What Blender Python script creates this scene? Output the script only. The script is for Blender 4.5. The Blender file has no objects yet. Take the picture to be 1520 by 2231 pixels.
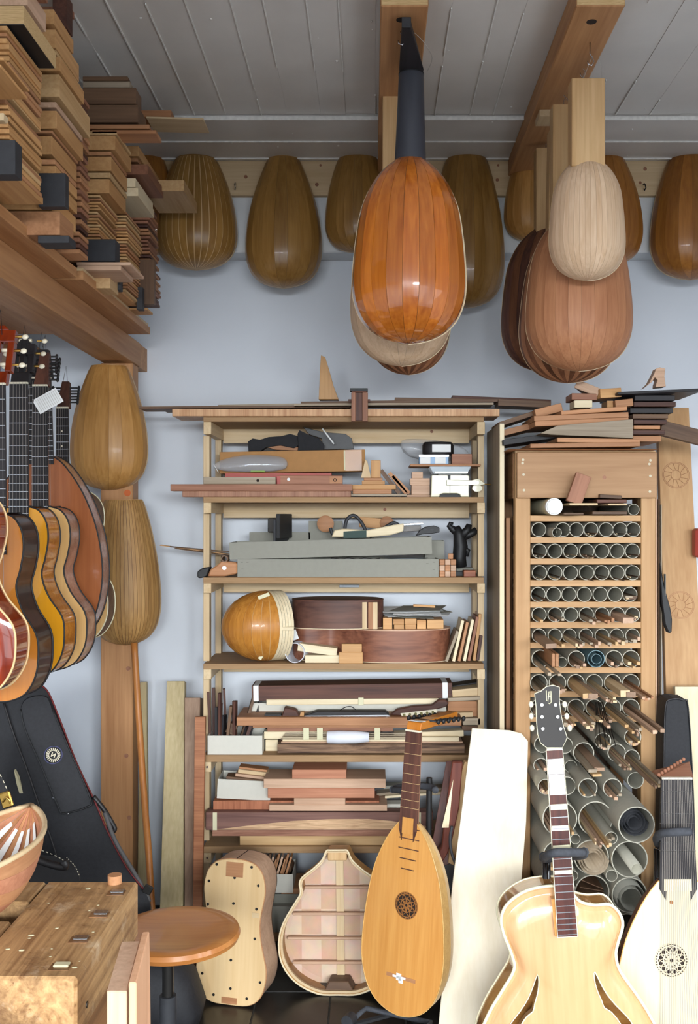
import bpy, bmesh, math, random
from mathutils import Vector, Matrix, Euler
random.seed(7)
R = math.radians
SC = bpy.context.scene
COL = SC.collection
# ---------------------------------------------------------------- camera
F, CX, CY, H = 2190.0, 810.0, 1125.0, 1.47      # focal length and principal point in photo pixels, eye height in metres
cam_d = bpy.data.cameras.new('camera'); cam = bpy.data.objects.new('camera', cam_d); COL.objects.link(cam)
cam.location = (0, 0, H); cam.rotation_euler = (R(90), 0, 0)
cam_d.sensor_fit = 'VERTICAL'; cam_d.sensor_height = 36.0; cam_d.sensor_width = 36.0*1520/2231
cam_d.lens = F/2231*36.0; cam_d.shift_x = -(CX-760)/2231; cam_d.shift_y = (CY-1115.5)/2231
cam_d.clip_start = 0.05
SC.camera = cam
# ---------------------------------------------------------------- light: daylight through windows behind and right of the camera
cy = SC.cycles; cy.max_bounces = 4; cy.diffuse_bounces = 2; cy.glossy_bounces = 2; cy.transmission_bounces = 2; cy.transparent_max_bounces = 4; cy.caustics_reflective = False; cy.caustics_refractive = False
vs = SC.view_settings
vs.view_transform = 'Standard'; vs.look = 'None'; vs.gamma = 1.0; vs.use_curve_mapping = False
vs.exposure = 0.0
w = bpy.data.worlds.new('world'); SC.world = w; w.use_nodes = True
w.node_tree.nodes['Background'].inputs[0].default_value = (0.75, 0.85, 1.0, 1)
w.node_tree.nodes['Background'].inputs[1].default_value = 0.6
XL, XR, YB, YW, HC = -1.46, 1.9, -2.3, 3.80, H+1.305   # left, right, rear, far wall, ceiling
def area(name, loc, rot, sx, sy, power, col=(0.95, 0.97, 1.0)):
    l = bpy.data.lights.new(name, 'AREA'); l.shape = 'RECTANGLE'; l.size = sx; l.size_y = sy; l.energy = power; l.color = col
    o = bpy.data.objects.new(name, l); COL.objects.link(o); o.location = loc; o.rotation_euler = rot
    return o
RWIN = [(-0.9, -0.05), (0.05, 0.9), (1.0, 1.85)]            # window bays in the right wall (y range)
BWIN = [(-1.30, -0.62), (-0.52, 0.16), (0.30, 0.98), (1.08, 1.76)]   # window bays in the rear wall (x range)
RZ, BZ = (0.35, 1.95), (0.25, 2.15)
# light reflected in from the street: weak and even; the open sky stands above the roofs opposite and reaches in under the window heads
for (a, b) in RWIN:
    area('window_daylight', (XR+0.05, (a+b)/2, sum(RZ)/2), (0, R(90), 0), RZ[1]-RZ[0], b-a, 8)
for (a, b) in BWIN:
    area('window_daylight', ((a+b)/2, YB-0.05, sum(BZ)/2), (R(90), 0, 0), b-a, BZ[1]-BZ[0], 11.5)
area('sky_daylight', (-0.4, -6.0, 2.75), (R(90), 0, 0), 10.0, 2.0, 4200, (0.90, 0.96, 1.0))
area('sky_daylight', (5.0, 0.6, 3.2), (R(12), R(75), 0), 2.6, 5.0, 330, (0.90, 0.96, 1.0))
# ---------------------------------------------------------------- helpers
def U(px, py, Y): return Vector(((px-CX)*Y/F, Y, H-(py-CY)*Y/F))
def ux(px, Y): return (px-CX)*Y/F
def uz(py, Y): return H-(py-CY)*Y/F
def S(r, g, b):
    f = lambda c: ((c/255+0.055)/1.055)**2.4 if c > 10 else c/255/12.92
    return (f(r), f(g), f(b), 1)
def lerp(a, b, t): return a+(b-a)*t
def catmull(pts, n=6, closed=False):
    out = []; m = len(pts)
    for i in range(m if closed else m-1):
        g = lambda k: pts[k % m] if closed else pts[max(0, min(m-1, k))]
        p0, p1, p2, p3 = (Vector(g(i+k)) for k in (-1, 0, 1, 2))
        for j in range(n):
            t = j/n
            out.append(0.5*((2*p1)+(p2-p0)*t+(2*p0-5*p1+4*p2-p3)*t*t+(3*p1-p0-3*p2+p3)*t**3))
    if not closed: out.append(Vector(pts[-1]))
    return out
class G:
    """collects vertices and faces of one mesh"""
    def __init__(s): s.v = []; s.f = []
    def add(s, v, f):
        b = len(s.v); s.v += [tuple(p) for p in v]; s.f += [tuple(b+i for i in q) for q in f]; return s
    def box(s, x0, x1, y0, y1, z0, z1):
        return s.hexa([(x0,y0,z0),(x1,y0,z0),(x1,y1,z0),(x0,y1,z0),(x0,y0,z1),(x1,y0,z1),(x1,y1,z1),(x0,y1,z1)])
    def hexa(s, p):
        return s.add(p, [(0,3,2,1),(4,5,6,7),(0,1,5,4),(1,2,6,5),(2,3,7,6),(3,0,4,7)])
    def rings(s, rs, closed=True, cap0=True, cap1=True):
        n = len(rs[0]); v = [p for r in rs for p in r]; f = []
        for i in range(len(rs)-1):
            for j in range(n if closed else n-1):
                k = (j+1) % n
                f.append((i*n+j, i*n+k, (i+1)*n+k, (i+1)*n+j))
        if closed and cap0: f.append(tuple(range(n))[::-1])
        if closed and cap1: f.append(tuple((len(rs)-1)*n+j for j in range(n)))
        return s.add(v, f)
    def frame(s, d):
        d = Vector(d).normalized(); a = Vector((0,0,1)) if abs(d.z) < 0.9 else Vector((1,0,0))
        u = d.cross(a).normalized(); return u, u.cross(d)
    def cyl(s, a, b, r, r2=None, n=12, caps=True):
        a, b = Vector(a), Vector(b); u, w_ = s.frame(b-a); r2 = r if r2 is None else r2
        ring = lambda c, q: [c+(u*math.cos(2*math.pi*i/n)+w_*math.sin(2*math.pi*i/n))*q for i in range(n)]
        return s.rings([ring(a, r), ring(b, r2)], True, caps, caps)
    def pipe(s, a, b, ro, ri, n=20):
        a, b = Vector(a), Vector(b); u, w_ = s.frame(b-a)
        ring = lambda c, q: [c+(u*math.cos(2*math.pi*i/n)+w_*math.sin(2*math.pi*i/n))*q for i in range(n)]
        rs = [ring(a, ri), ring(a, ro), ring(b, ro), ring(b, ri), ring(a, ri)]
        return s.rings(rs, True, False, False)
    def tube(s, pts, r, n=8, closed=False):
        pts = [Vector(p) for p in pts]; rs = []; m = len(pts)
        rr = r if isinstance(r, (list, tuple)) else [r]*m
        u = None
        for i, p in enumerate(pts):
            d = (pts[(i+1) % m]-pts[i-1]) if closed else (pts[min(i+1, m-1)]-pts[max(i-1, 0)])
            d = d.normalized() if d.length > 1e-9 else Vector((0,0,1))
            if u is None: u, _ = s.frame(d)
            u = (u-d*u.dot(d)); u = u.normalized() if u.length > 1e-6 else s.frame(d)[0]
            w_ = d.cross(u)
            rs.append([p+(u*math.cos(2*math.pi*k/n)+w_*math.sin(2*math.pi*k/n))*rr[i] for k in range(n)])
        if closed: rs.append(rs[0])
        return s.rings(rs, True, not closed, not closed)
    def prism(s, out, d0, d1, axis='y'):
        """extrude a 2D outline; axis y: outline (x,z); axis z: (x,y); axis x: (y,z)"""
        m = {'y': lambda a, b, d: (a, d, b), 'z': lambda a, b, d: (a, b, d), 'x': lambda a, b, d: (d, a, b)}[axis]
        return s.rings([[m(p[0], p[1], d0) for p in out], [m(p[0], p[1], d1) for p in out]])
    def lathe(s, prof, n=24, c=(0,0,0)):
        rs = [[(c[0]+r*math.cos(2*math.pi*i/n), c[1]+r*math.sin(2*math.pi*i/n), c[2]+z) for i in range(n)] for r, z in prof]
        return s.rings(rs)
    def ball(s, c, r, n=10, sq=(1,1,1)):
        rs = []
        for i in range(1, n//2+2):
            t = math.pi*(i-0.5)/(n//2+1)
            rs.append([(c[0]+r*sq[0]*math.sin(t)*math.cos(2*math.pi*k/n), c[1]+r*sq[1]*math.sin(t)*math.sin(2*math.pi*k/n), c[2]-r*sq[2]*math.cos(t)) for k in range(n)])
        return s.rings(rs)
    def xf(s, M):
        s.v = [tuple(M @ Vector(p)) for p in s.v]; return s
def mesh(name, g):
    me = bpy.data.meshes.new(name); me.from_pydata(g.v, [], g.f)
    bm = bmesh.new(); bm.from_mesh(me); bmesh.ops.recalc_face_normals(bm, faces=bm.faces); bm.to_mesh(me); bm.free()
    return me
def obj(name, g, mat, parent=None, loc=(0,0,0), rot=(0,0,0), smooth=False, bev=0, solid=0, sub=0):
    me = g if isinstance(g, bpy.types.Mesh) else mesh(name, g)
    if mat is not None and not me.materials: me.materials.append(mat)
    o = bpy.data.objects.new(name, me); COL.objects.link(o)
    o.location = loc; o.rotation_euler = rot; o.parent = parent
    if smooth:
        me.polygons.foreach_set('use_smooth', [True]*len(me.polygons))
        if smooth is True:
            me.set_sharp_from_angle(angle=R(38))
    if solid:
        m = o.modifiers.new('solid', 'SOLIDIFY'); m.thickness = solid; m.offset = 0
    if bev:
        m = o.modifiers.new('bevel', 'BEVEL'); m.width = bev; m.segments = 1; m.limit_method = 'ANGLE'
    if sub:
        m = o.modifiers.new('sub', 'SUBSURF'); m.levels = sub; m.render_levels = sub
    return o
def tag(o, label, cat, group=None, kind=None):
    if label: o['label'] = label
    if cat: o['category'] = cat
    if group: o['group'] = group
    if kind: o['kind'] = kind
    return o
def thing(name, label, cat, group=None, loc=(0,0,0), rot=(0,0,0)):
    o = bpy.data.objects.new(name, None); COL.objects.link(o); o.empty_display_size = 0.05
    o.location = loc; o.rotation_euler = rot
    return tag(o, label, cat, group)
def struct(name, g, mat, **k):
    o = obj(name, g, mat, **k); o['kind'] = 'structure'; return o
def bx(name, label, cat, x0, x1, y0, y1, Y, d, mat, group=None, tilt=0, yaw=0, pitch=0, bev=0.0012, z0=None, parent=None):
    """a sawn piece: front face at depth Y spans photo pixels x0..x1, y0..y1; goes back by d metres"""
    a, b = U(x0, y1, Y), U(x1, y0, Y); za = a.z if z0 is None else z0
    hx, hz = (b.x-a.x)/2, (b.z-za)/2
    g = G().box(-hx, hx, 0, d, -hz, hz)
    o = obj(name, g, mat, parent, ((a.x+b.x)/2, Y, za+hz), (R(pitch), R(tilt), R(yaw)), bev=bev)
    if parent is None: tag(o, label, cat, group)
    return o
def poly(name, label, cat, pts, Y, d, mat, group=None, parent=None, bev=0.001, smooth=False):
    """a flat piece with a shaped outline: photo pixel outline at depth Y, thickness d going back"""
    P = [U(x, y, Y) for x, y in pts]; c = sum(P, Vector())/len(P)
    o = obj(name, G().prism([(p.x-c.x, p.z-c.z) for p in P], 0, d), mat, parent, c, bev=bev, smooth=smooth)
    if parent is None: tag(o, label, cat, group)
    return o
# ---------------------------------------------------------------- materials (all procedural)
class NT:
    def __init__(s, name):
        s.m = bpy.data.materials.new(name); s.m.use_nodes = True; s.t = s.m.node_tree; s.b = s.t.nodes['Principled BSDF']
    def n(s, kind, **k):
        o = s.t.nodes.new(kind)
        for a, v in k.items():
            if a in o.inputs.keys(): o.inputs[a].default_value = v
            else: setattr(o, a, v)
        return o
    def l(s, a, b): s.t.links.new(a, b)
def ramp(nt, c0, c1, p0=0.3, p1=0.7):
    r = nt.n('ShaderNodeValToRGB'); e = r.color_ramp.elements
    e[0].position = p0; e[0].color = c0; e[1].position = p1; e[1].color = c1
    return r
def wood(name, c, c2, axis='X', s=1.0, rough=0.55, coat=0.0, rnd=0.12, wave=0.5, bump=0, cont=1.0, spec=0.35, stain=None):
    """streaked timber: grain along one local axis, tone varied from piece to piece"""
    nt = NT(name); tc = nt.n('ShaderNodeTexCoord'); oi = nt.n('ShaderNodeObjectInfo')
    mp = nt.n('ShaderNodeMapping')
    sc = [22*s, 22*s, 22*s]; sc['XYZ'.index(axis)] = 1.6*s; mp.inputs['Scale'].default_value = sc
    ad = nt.n('ShaderNodeVectorMath', operation='ADD'); ml = nt.n('ShaderNodeVectorMath', operation='SCALE'); ml.inputs[0].default_value = (7.3, 3.1, 5.7)
    nt.l(oi.outputs['Random'], ml.inputs['Scale']); nt.l(tc.outputs['Object'], ad.inputs[0]); nt.l(ml.outputs[0], ad.inputs[1]); nt.l(ad.outputs[0], mp.inputs['Vector'])
    n1 = nt.n('ShaderNodeTexNoise', Scale=1.3, Detail=4.0, Roughness=0.6, Distortion=wave); nt.l(mp.outputs[0], n1.inputs['Vector'])
    mp2 = nt.n('ShaderNodeMapping'); sc2 = [150*s, 150*s, 150*s]; sc2['XYZ'.index(axis)] = 5*s; mp2.inputs['Scale'].default_value = sc2
    nt.l(ad.outputs[0], mp2.inputs['Vector'])
    n2 = nt.n('ShaderNodeTexNoise', Scale=1.0, Detail=1.5, Roughness=0.6); nt.l(mp2.outputs[0], n2.inputs['Vector'])
    mx = nt.n('ShaderNodeMix', data_type='FLOAT'); mx.inputs[0].default_value = 0.35; nt.l(n1.outputs['Fac'], mx.inputs[2]); nt.l(n2.outputs['Fac'], mx.inputs[3])
    r = ramp(nt, c2, c, 0.5-0.17/cont, 0.5+0.13/cont); nt.l(mx.outputs[0], r.inputs['Fac'])
    hs = nt.n('ShaderNodeHueSaturation'); mr = nt.n('ShaderNodeMapRange'); mr.inputs['To Min'].default_value = 1-rnd; mr.inputs['To Max'].default_value = 1+rnd
    nt.l(oi.outputs['Random'], mr.inputs['Value']); nt.l(mr.outputs[0], hs.inputs['Value']); nt.l(r.outputs[0], hs.inputs['Color'])
    col = hs.outputs[0]
    for c_, sc_, lo, hi in stain or ():
        n3 = nt.n('ShaderNodeTexNoise', Scale=sc_, Detail=7.0, Roughness=.7); nt.l(tc.outputs['Object'], n3.inputs['Vector'])
        r3 = ramp(nt, (0,0,0,1), (1,1,1,1), lo, hi); nt.l(n3.outputs['Fac'], r3.inputs['Fac'])
        m3 = nt.n('ShaderNodeMix', data_type='RGBA'); nt.l(r3.outputs[0], m3.inputs[0]); nt.l(col, m3.inputs[6]); m3.inputs[7].default_value = c_; col = m3.outputs[2]
    nt.l(col, nt.b.inputs['Base Color'])
    nt.b.inputs['Roughness'].default_value = rough; nt.b.inputs['Coat Weight'].default_value = coat; nt.b.inputs['Coat Roughness'].default_value = 0.04
    nt.b.inputs['Specular IOR Level'].default_value = spec
    if bump:
        bp = nt.n('ShaderNodeBump', Strength=bump, Distance=0.002); nt.l(mx.outputs[0], bp.inputs['Height']); nt.l(bp.outputs[0], nt.b.inputs['Normal'])
    return nt.m
def plain(name, c, rough=0.5, metal=0.0, coat=0.0, var=0.06, scale=30.0, bump=0.0, spec=0.5, trans=0.0, alpha=1.0, rnd=0.0):
    nt = NT(name); tc = nt.n('ShaderNodeTexCoord'); n1 = nt.n('ShaderNodeTexNoise', Scale=scale, Detail=5.0); nt.l(tc.outputs['Object'], n1.inputs['Vector'])
    k = lambda f: (c[0]*f, c[1]*f, c[2]*f, 1)
    r = ramp(nt, k(1-var), k(1+var)); nt.l(n1.outputs['Fac'], r.inputs['Fac'])
    if rnd:
        oi = nt.n('ShaderNodeObjectInfo'); hs = nt.n('ShaderNodeHueSaturation'); mr = nt.n('ShaderNodeMapRange'); mr.inputs['To Min'].default_value = 1-rnd; mr.inputs['To Max'].default_value = 1+rnd
        nt.l(oi.outputs['Random'], mr.inputs['Value']); nt.l(mr.outputs[0], hs.inputs['Value']); nt.l(r.outputs[0], hs.inputs['Color']); nt.l(hs.outputs[0], nt.b.inputs['Base Color'])
    else: nt.l(r.outputs[0], nt.b.inputs['Base Color'])
    i = nt.b.inputs; i['Roughness'].default_value = rough; i['Metallic'].default_value = metal; i['Coat Weight'].default_value = coat
    i['Specular IOR Level'].default_value = spec; i['Transmission Weight'].default_value = trans; i['Alpha'].default_value = alpha
    if bump:
        bp = nt.n('ShaderNodeBump', Strength=bump, Distance=0.003); nt.l(n1.outputs['Fac'], bp.inputs['Height']); nt.l(bp.outputs[0], nt.b.inputs['Normal'])
    return nt.m
M = {}
def W(key, c, c2, **k): M[key] = wood(key, S(*c), S(*c2), **k)
# sawn timber, three grain directions where needed
for ax in 'XYZ':
    W('pine'+ax, (222,197,158), (202,171,128), axis=ax, rnd=.06, s=.8)
    W('pineor'+ax, (196,146,100), (164,114,72), axis=ax, rnd=.07, s=.7)          # aged orange pine
    W('spruce'+ax, (240,224,190), (226,205,166), axis=ax, rnd=.05, s=1.1)
    W('maple'+ax, (216,180,132), (190,148,98), axis=ax, rnd=.10, s=.8)
    W('cedar'+ax, (198,144,102), (166,112,74), axis=ax, rnd=.16, s=.9)
    W('mahog'+ax, (164,114,88), (130,84,62), axis=ax, rnd=.14, s=1.0)
    W('rosew'+ax, (104,66,52), (58,36,32), axis=ax, rnd=.22, s=.8, cont=1.1)
    W('walnut'+ax, (126,96,72), (88,64,48), axis=ax, rnd=.20, s=.9)
    W('pink'+ax, (212,176,148), (186,148,120), axis=ax, rnd=.10, s=1.0)         # pear wood
    W('greyw'+ax, (176,160,138), (140,122,100), axis=ax, rnd=.12, s=.9)         # dusty old board
    W('ebony'+ax, (44,40,42), (26,24,26), axis=ax, rnd=.12, s=1.0, rough=.5)
    W('lumber'+ax, (214,166,112), (186,134,82), axis=ax, rnd=.13, s=.8)
    W('lumred'+ax, (190,138,98), (156,106,70), axis=ax, rnd=.14, s=.8)
W('mould', (168,126,68), (138,98,46), axis='Z', rough=.3, coat=.12, rnd=.10, s=.8)
W('mouldlt', (196,146,84), (166,116,58), axis='Z', rough=.4, coat=.05, rnd=.09, s=.8)
W('mouldor', (170,112,50), (138,84,34), axis='Z', rough=.35, coat=.15, rnd=.12, s=.8)
W('mouldfine', (186,144,88), (148,106,58), axis='Z', rough=.5, rnd=.14, s=1.2)
W('yew', (210,122,42), (166,82,20), axis='Z', rough=.25, coat=1.0, rnd=.24, s=.6, wave=1.2)
W('rawmaple', (226,196,164), (204,168,132), axis='Z', rough=.6, rnd=.05, s=1.2)
W('rawpear', (188,132,94), (162,106,72), axis='Z', rough=.5, rnd=.06, s=1.0)
W('rawdark', (132,86,60), (92,56,38), axis='Z', rough=.5, rnd=.30, s=1.0)
W('curly', (224,178,134), (190,138,96), axis='Z', rough=.5, rnd=.05, s=1.4, cont=1.2)   # flame figure across the board
W('curlyred', (172,124,96), (138,92,68), axis='Z', rough=.5, rnd=.05, s=1.6, cont=1.2)
W('curlyX', (172,102,66), (120,62,40), axis='X', rough=.5, rnd=.05, s=1.6, cont=1.2)
W('lutetop', (216,156,84), (200,136,66), axis='Z', rough=.35, coat=.2, rnd=.02, s=1.2)
W('luterib', (226,182,112), (204,152,84), axis='X', rough=.35, coat=.2, rnd=.06, s=1.4)
W('archtop', (220,174,128), (208,158,110), axis='Z', rough=.2, coat=1.0, rnd=.0, s=.6)
W('archside', (214,156,90), (182,122,60), axis='X', rough=.2, coat=1.0, rnd=.0, s=1.2)
W('gorange', (206,128,44), (192,112,34), axis='Z', rough=.2, coat=.7, rnd=.03, s=.8)
W('gyellow', (228,158,36), (220,146,28), axis='Z', rough=.22, coat=.6, rnd=.02, s=.8)
W('gflame', (212,138,52), (168,92,26), axis='X', rough=.15, coat=1.0, rnd=.03, s=1.4)
W('gred', (150,52,14), (88,22,8), axis='Z', rough=.12, coat=1.0, rnd=.0, s=.25, wave=2)
W('gdark', (58,28,22), (28,14,14), axis='X', rough=.3, coat=.35, rnd=.0, s=.8)
W('gpale', (230,186,124), (220,172,108), axis='Z', rough=.3, coat=.4, rnd=.0, s=1.2)
W('gbrown', (168,100,58), (150,84,46), axis='Z', rough=.35, coat=.2, rnd=.0, s=1.2)
W('gpinkside', (188,138,110), (150,98,72), axis='X', rough=.25, coat=.6, rnd=.0, s=1.0)
W('stool', (204,138,76), (180,110,52), axis='X', rough=.3, coat=.3, rnd=.0, s=.5)
W('bench', (196,156,108), (120,84,52), axis='Y', rough=.45, coat=.1, rnd=.10, s=.9, bump=.5, cont=.9, wave=3, stain=[(S(92,62,38), 9, .5, .72), (S(214,190,158), 16, .56, .78), (S(110,70,40), 60, .6, .7)])
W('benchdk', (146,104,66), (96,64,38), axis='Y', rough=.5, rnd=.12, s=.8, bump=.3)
W('mdf', (172,138,100), (156,122,86), axis='X', rough=.7, rnd=.05, s=3)
W('chip', (222,190,140), (188,150,98), axis='X', rough=.8, rnd=.0, s=6, wave=3)
W('bark', (150,118,92), (64,44,36), axis='X', rough=.7, rnd=.05, s=1.0, cont=1.3, wave=3)
W('barkpale', (226,190,150), (176,134,100), axis='X', rough=.7, rnd=.05, s=2.5, wave=3)
P_ = lambda key, c, **k: M.__setitem__(key, plain(key, S(*c), **k))
P_('wallpaint', (232,237,245), rough=.85, var=.02, scale=4, bump=.05)
P_('trimwhite', (224,226,228), rough=.7, var=.02)
P_('ceil', (226,221,214), rough=.35, var=.05, scale=5, bump=.35, spec=.4)
P_('ceilseam', (240,238,232), rough=.4, var=.1, scale=60, bump=.6)
P_('tile', (34,32,30), rough=.32, var=.45, scale=14, bump=.08, rnd=.15)
P_('grout', (66,62,56), rough=.9, var=.2)
P_('tubecard', (190,186,170), rough=.8, var=.05, scale=60, rnd=.05)
P_('tubein', (150,146,130), rough=.9, var=.05)
P_('greybox', (150,148,137), rough=.8, var=.03, scale=60)
P_('whitebox', (214,210,198), rough=.8, var=.02, scale=60)
P_('cardboard', (176,128,76), rough=.75, var=.05, scale=40)
P_('tapebrown', (168,110,44), rough=.3, var=.05)
P_('paper', (240,240,238), rough=.7, var=.01)
P_('paperroll', (226,228,236), rough=.6, var=.02)
P_('masking', (222,216,180), rough=.7, var=.03)
P_('black', (22,22,24), rough=.55, var=.2)
P_('blackmatte', (26,26,30), rough=.8, var=.25, scale=80)
P_('blackgloss', (18,16,16), rough=.15, coat=.6, var=.1)
P_('slate', (48,49,53), rough=.6, var=.15, scale=50)
P_('neckblk', (58,60,68), rough=.42, var=.08, scale=8)
P_('nylon', (30,30,34), rough=.7, var=.25, scale=120, bump=.15)
P_('pipingred', (110,30,30), rough=.6)
P_('leather', (30,27,28), rough=.45, var=.2, scale=60, bump=.2)
P_('stitch', (216,206,180), rough=.8)
P_('steel', (190,192,196), rough=.25, metal=1.0, var=.03)
P_('brass', (200,160,84), rough=.3, metal=1.0, var=.06)
P_('darkmetal', (70,68,66), rough=.4, metal=.9, var=.1)
P_('ivory', (236,226,200), rough=.35, coat=.3, var=.03)
P_('binding', (240,232,196), rough=.4, coat=.4, var=.02)
P_('cream', (208,201,168), rough=.35, coat=.2, var=.03)
P_('foam', (66,68,74), rough=.85, var=.2, scale=90)
P_('string', (200,196,188), rough=.3, metal=.6, var=.02)
P_('gutdark', (160,151,142), rough=.4, var=.02)
P_('gut', (214,180,130), rough=.5, var=.02)
P_('greentape', (30,60,52), rough=.6)
P_('lime', (150,190,50), rough=.6)
P_('red', (176,70,58), rough=.5)
P_('blue', (110,150,190), rough=.35)
P_('bluetube', (110,140,148), rough=.5)
P_('linen', (196,186,150), rough=.9, var=.1)
P_('holes', (36,22,14), rough=.9)
P_('rosette', (150,96,44), rough=.6, var=.1)
P_('tapeclear', (205,214,222), rough=.15, coat=.5, var=.03)
P_('olive', (118,112,60), rough=.6)
P_('orangespot', (214,110,60), rough=.8)
M['film'] = plain('film', S(225,228,232), rough=.12, var=.02, alpha=.26, coat=.5, bump=.4, scale=18)
nt = NT('glass'); tr = nt.n('ShaderNodeBsdfTransparent'); gl = nt.n('ShaderNodeBsdfGlossy', Roughness=.03); mxs = nt.n('ShaderNodeMixShader', Fac=.06)
nt.l(tr.outputs[0], mxs.inputs[1]); nt.l(gl.outputs[0], mxs.inputs[2]); nt.l(mxs.outputs[0], nt.t.nodes['Material Output'].inputs[0]); M['glass'] = nt.m
W('mouldor2', (204,140,62), (168,104,38), axis='Z', rough=.35, coat=.2, rnd=.05, s=.8)
W('mahogrim', (146,94,70), (98,56,42), axis='X', rough=.4, rnd=.0, s=.6, wave=2)
W('rosewrim', (110,74,60), (70,44,38), axis='X', rough=.5, rnd=.0, s=.6)
W('rosewpale', (142,104,92), (104,72,66), axis='X', rough=.6, rnd=.0, s=.8)
W('barkmid', (176,128,104), (130,84,66), axis='X', rough=.6, rnd=.0, s=1.4, wave=3)
W('curlyred2', (192,124,90), (150,88,60), axis='Z', rough=.5, rnd=.0, s=1.5)
W('mahoglX', (200,140,108), (172,110,82), axis='X', rough=.5, rnd=.05, s=1.0)
for ax in 'XZ': W('pineorl'+ax, (206,164,118), (184,140,94), axis=ax, rnd=.05, s=.6)
W('spruceboardZ', (248,236,212), (240,226,198), axis='Z', rnd=0, s=.7)
W('mapleZ2', (228,196,148), (216,180,130), axis='Z', rnd=0, s=.7)
W('mahogdZ', (112,58,44), (78,36,30), axis='Z', rnd=.1, s=1.0, rough=.45)
W('rosewfb', (92,46,36), (62,30,26), axis='Z', rnd=0, s=1.2, rough=.4)
P_('blackface', (36,30,26), rough=.55, coat=0, var=.1, scale=12)
def patchwork(name, c, c2):
    """back plate glued up from squares of differently coloured maple"""
    nt = NT(name); tc = nt.n('ShaderNodeTexCoord'); mp = nt.n('ShaderNodeMapping'); mp.inputs['Scale'].default_value = (16, 1, 13); nt.l(tc.outputs['Object'], mp.inputs['Vector'])
    ck = nt.n('ShaderNodeTexChecker', Scale=1.0); ck.inputs[1].default_value = c; ck.inputs[2].default_value = c2; nt.l(mp.outputs[0], ck.inputs['Vector'])
    n1 = nt.n('ShaderNodeTexNoise', Scale=24.0, Detail=5.0); nt.l(tc.outputs['Object'], n1.inputs['Vector'])
    mx = nt.n('ShaderNodeMix', data_type='RGBA', blend_type='MULTIPLY'); mx.inputs[0].default_value = .35; nt.l(ck.outputs[0], mx.inputs[6]); nt.l(n1.outputs['Color'], mx.inputs[7])
    nt.l(mx.outputs[2], nt.b.inputs['Base Color']); nt.b.inputs['Roughness'].default_value = .6
    return nt.m
M['rawback'] = patchwork('rawback', S(236,204,178), S(222,180,150))
W('greenwZ', (200,182,140), (172,152,108), axis='Z', rnd=.05, s=.8)
W('walnutlZ', (166,136,112), (136,106,84), axis='Z', rnd=.05, s=.8)
W('curlyH', (178,118,80), (138,82,52), axis='X', rnd=.05, s=1.6)
W('stickor', (190,124,64), (164,98,44), axis='Z', rnd=0, s=.8, rough=.4)
W('pinkZ2', (222,172,136), (204,150,112), axis='Z', rnd=.0, s=.8)
P_('blueing', (60,60,100), rough=.7)
P_('nylong', (84,82,82), rough=.7, var=.1)
W('rackpanel', (186,146,106), (164,122,84), axis='X', rnd=0, s=.5, wave=1.5)
W('lutepale', (232,216,186), (222,204,170), axis='Z', rnd=0, s=1.0, rough=.5)
W('walnutlY', (166,136,112), (136,106,84), axis='Y', rnd=.12, s=.9)
# ---------------------------------------------------------------- the room
struct('floor', G().box(XL-.1, XR+.1, YB-.1, YW+.1, -.10, -.004), M['grout'])
floor = bpy.data.objects['floor']
ts = 0.225; tm = mesh('floor_tile', G().hexa([(.0015,.0015,-.008),(ts-.0015,.0015,-.008),(ts-.0015,ts-.0015,-.008),(.0015,ts-.0015,-.008),(.003,.003,0),(ts-.003,.003,0),(ts-.003,ts-.003,0),(.003,ts-.003,0)]))
for i in range(-7, 9):
    for j in range(9, 17):
        obj('floor_tile', tm, M['tile'], floor, (-0.127+i*ts, 3.107+(j-13)*ts, random.uniform(-.0006, .0002)))
struct('wall_back', G().box(XL-.1, XR+.1, YW, YW+.1, 0, HC+.1), M['wallpaint'])
struct('wall_left', G().box(XL-.1, XL, YB-.1, YW, 0, HC+.1), M['wallpaint'])
g = G().box(XR, XR+.1, YB-.1, YW, 0, RZ[0]).box(XR, XR+.1, YB-.1, YW, RZ[1], HC+.1)
ys = [YB-.1]+[v for ab in RWIN for v in ab]+[YW]
for k in range(0, len(ys), 2): g.box(XR, XR+.1, ys[k], ys[k+1], RZ[0], RZ[1])
struct('wall_right', g, M['wallpaint'])
g = G().box(XL-.1, XR+.1, YB-.1, YB, 0, BZ[0]).box(XL-.1, XR+.1, YB-.1, YB, BZ[1], HC+.1)
xs = [XL-.1]+[v for ab in BWIN for v in ab]+[XR+.1]
for k in range(0, len(xs), 2): g.box(xs[k], xs[k+1], YB-.1, YB, BZ[0], BZ[1])
struct('wall_front', g, M['wallpaint'])
n = 0
for (a, b) in RWIN:
    n += 1; zm = (RZ[0]+RZ[1])/2
    wn = struct('window_%d' % n, G().box(XR+.0, XR+.04, a, a+.035, *RZ).box(XR+.0, XR+.04, b-.035, b, *RZ).box(XR, XR+.04, a, b, RZ[0], RZ[0]+.035).box(XR, XR+.04, a, b, RZ[1]-.035, RZ[1]).box(XR+.0, XR+.04, a, b, zm-.02, zm+.02), M['trimwhite'])
    obj('pane', G().box(XR+.08, XR+.085, a, b, *RZ), M['glass'], wn)
for (a, b) in BWIN:
    n += 1; g = G().box(a, a+.03, YB-.04, YB, *BZ).box(b-.03, b, YB-.04, YB, *BZ).box(a, b, YB-.04, YB, BZ[0], BZ[0]+.03).box(a, b, YB-.04, YB, BZ[1]-.03, BZ[1])
    for q in (.3, .62): g.box(a, b, YB-.04, YB, lerp(*BZ, q)-.02, lerp(*BZ, q)+.02)
    wn = struct('window_%d' % n, g, M['trimwhite'])
    obj('pane', G().box(a, b, YB-.085, YB-.08, *BZ), M['glass'], wn)
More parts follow.
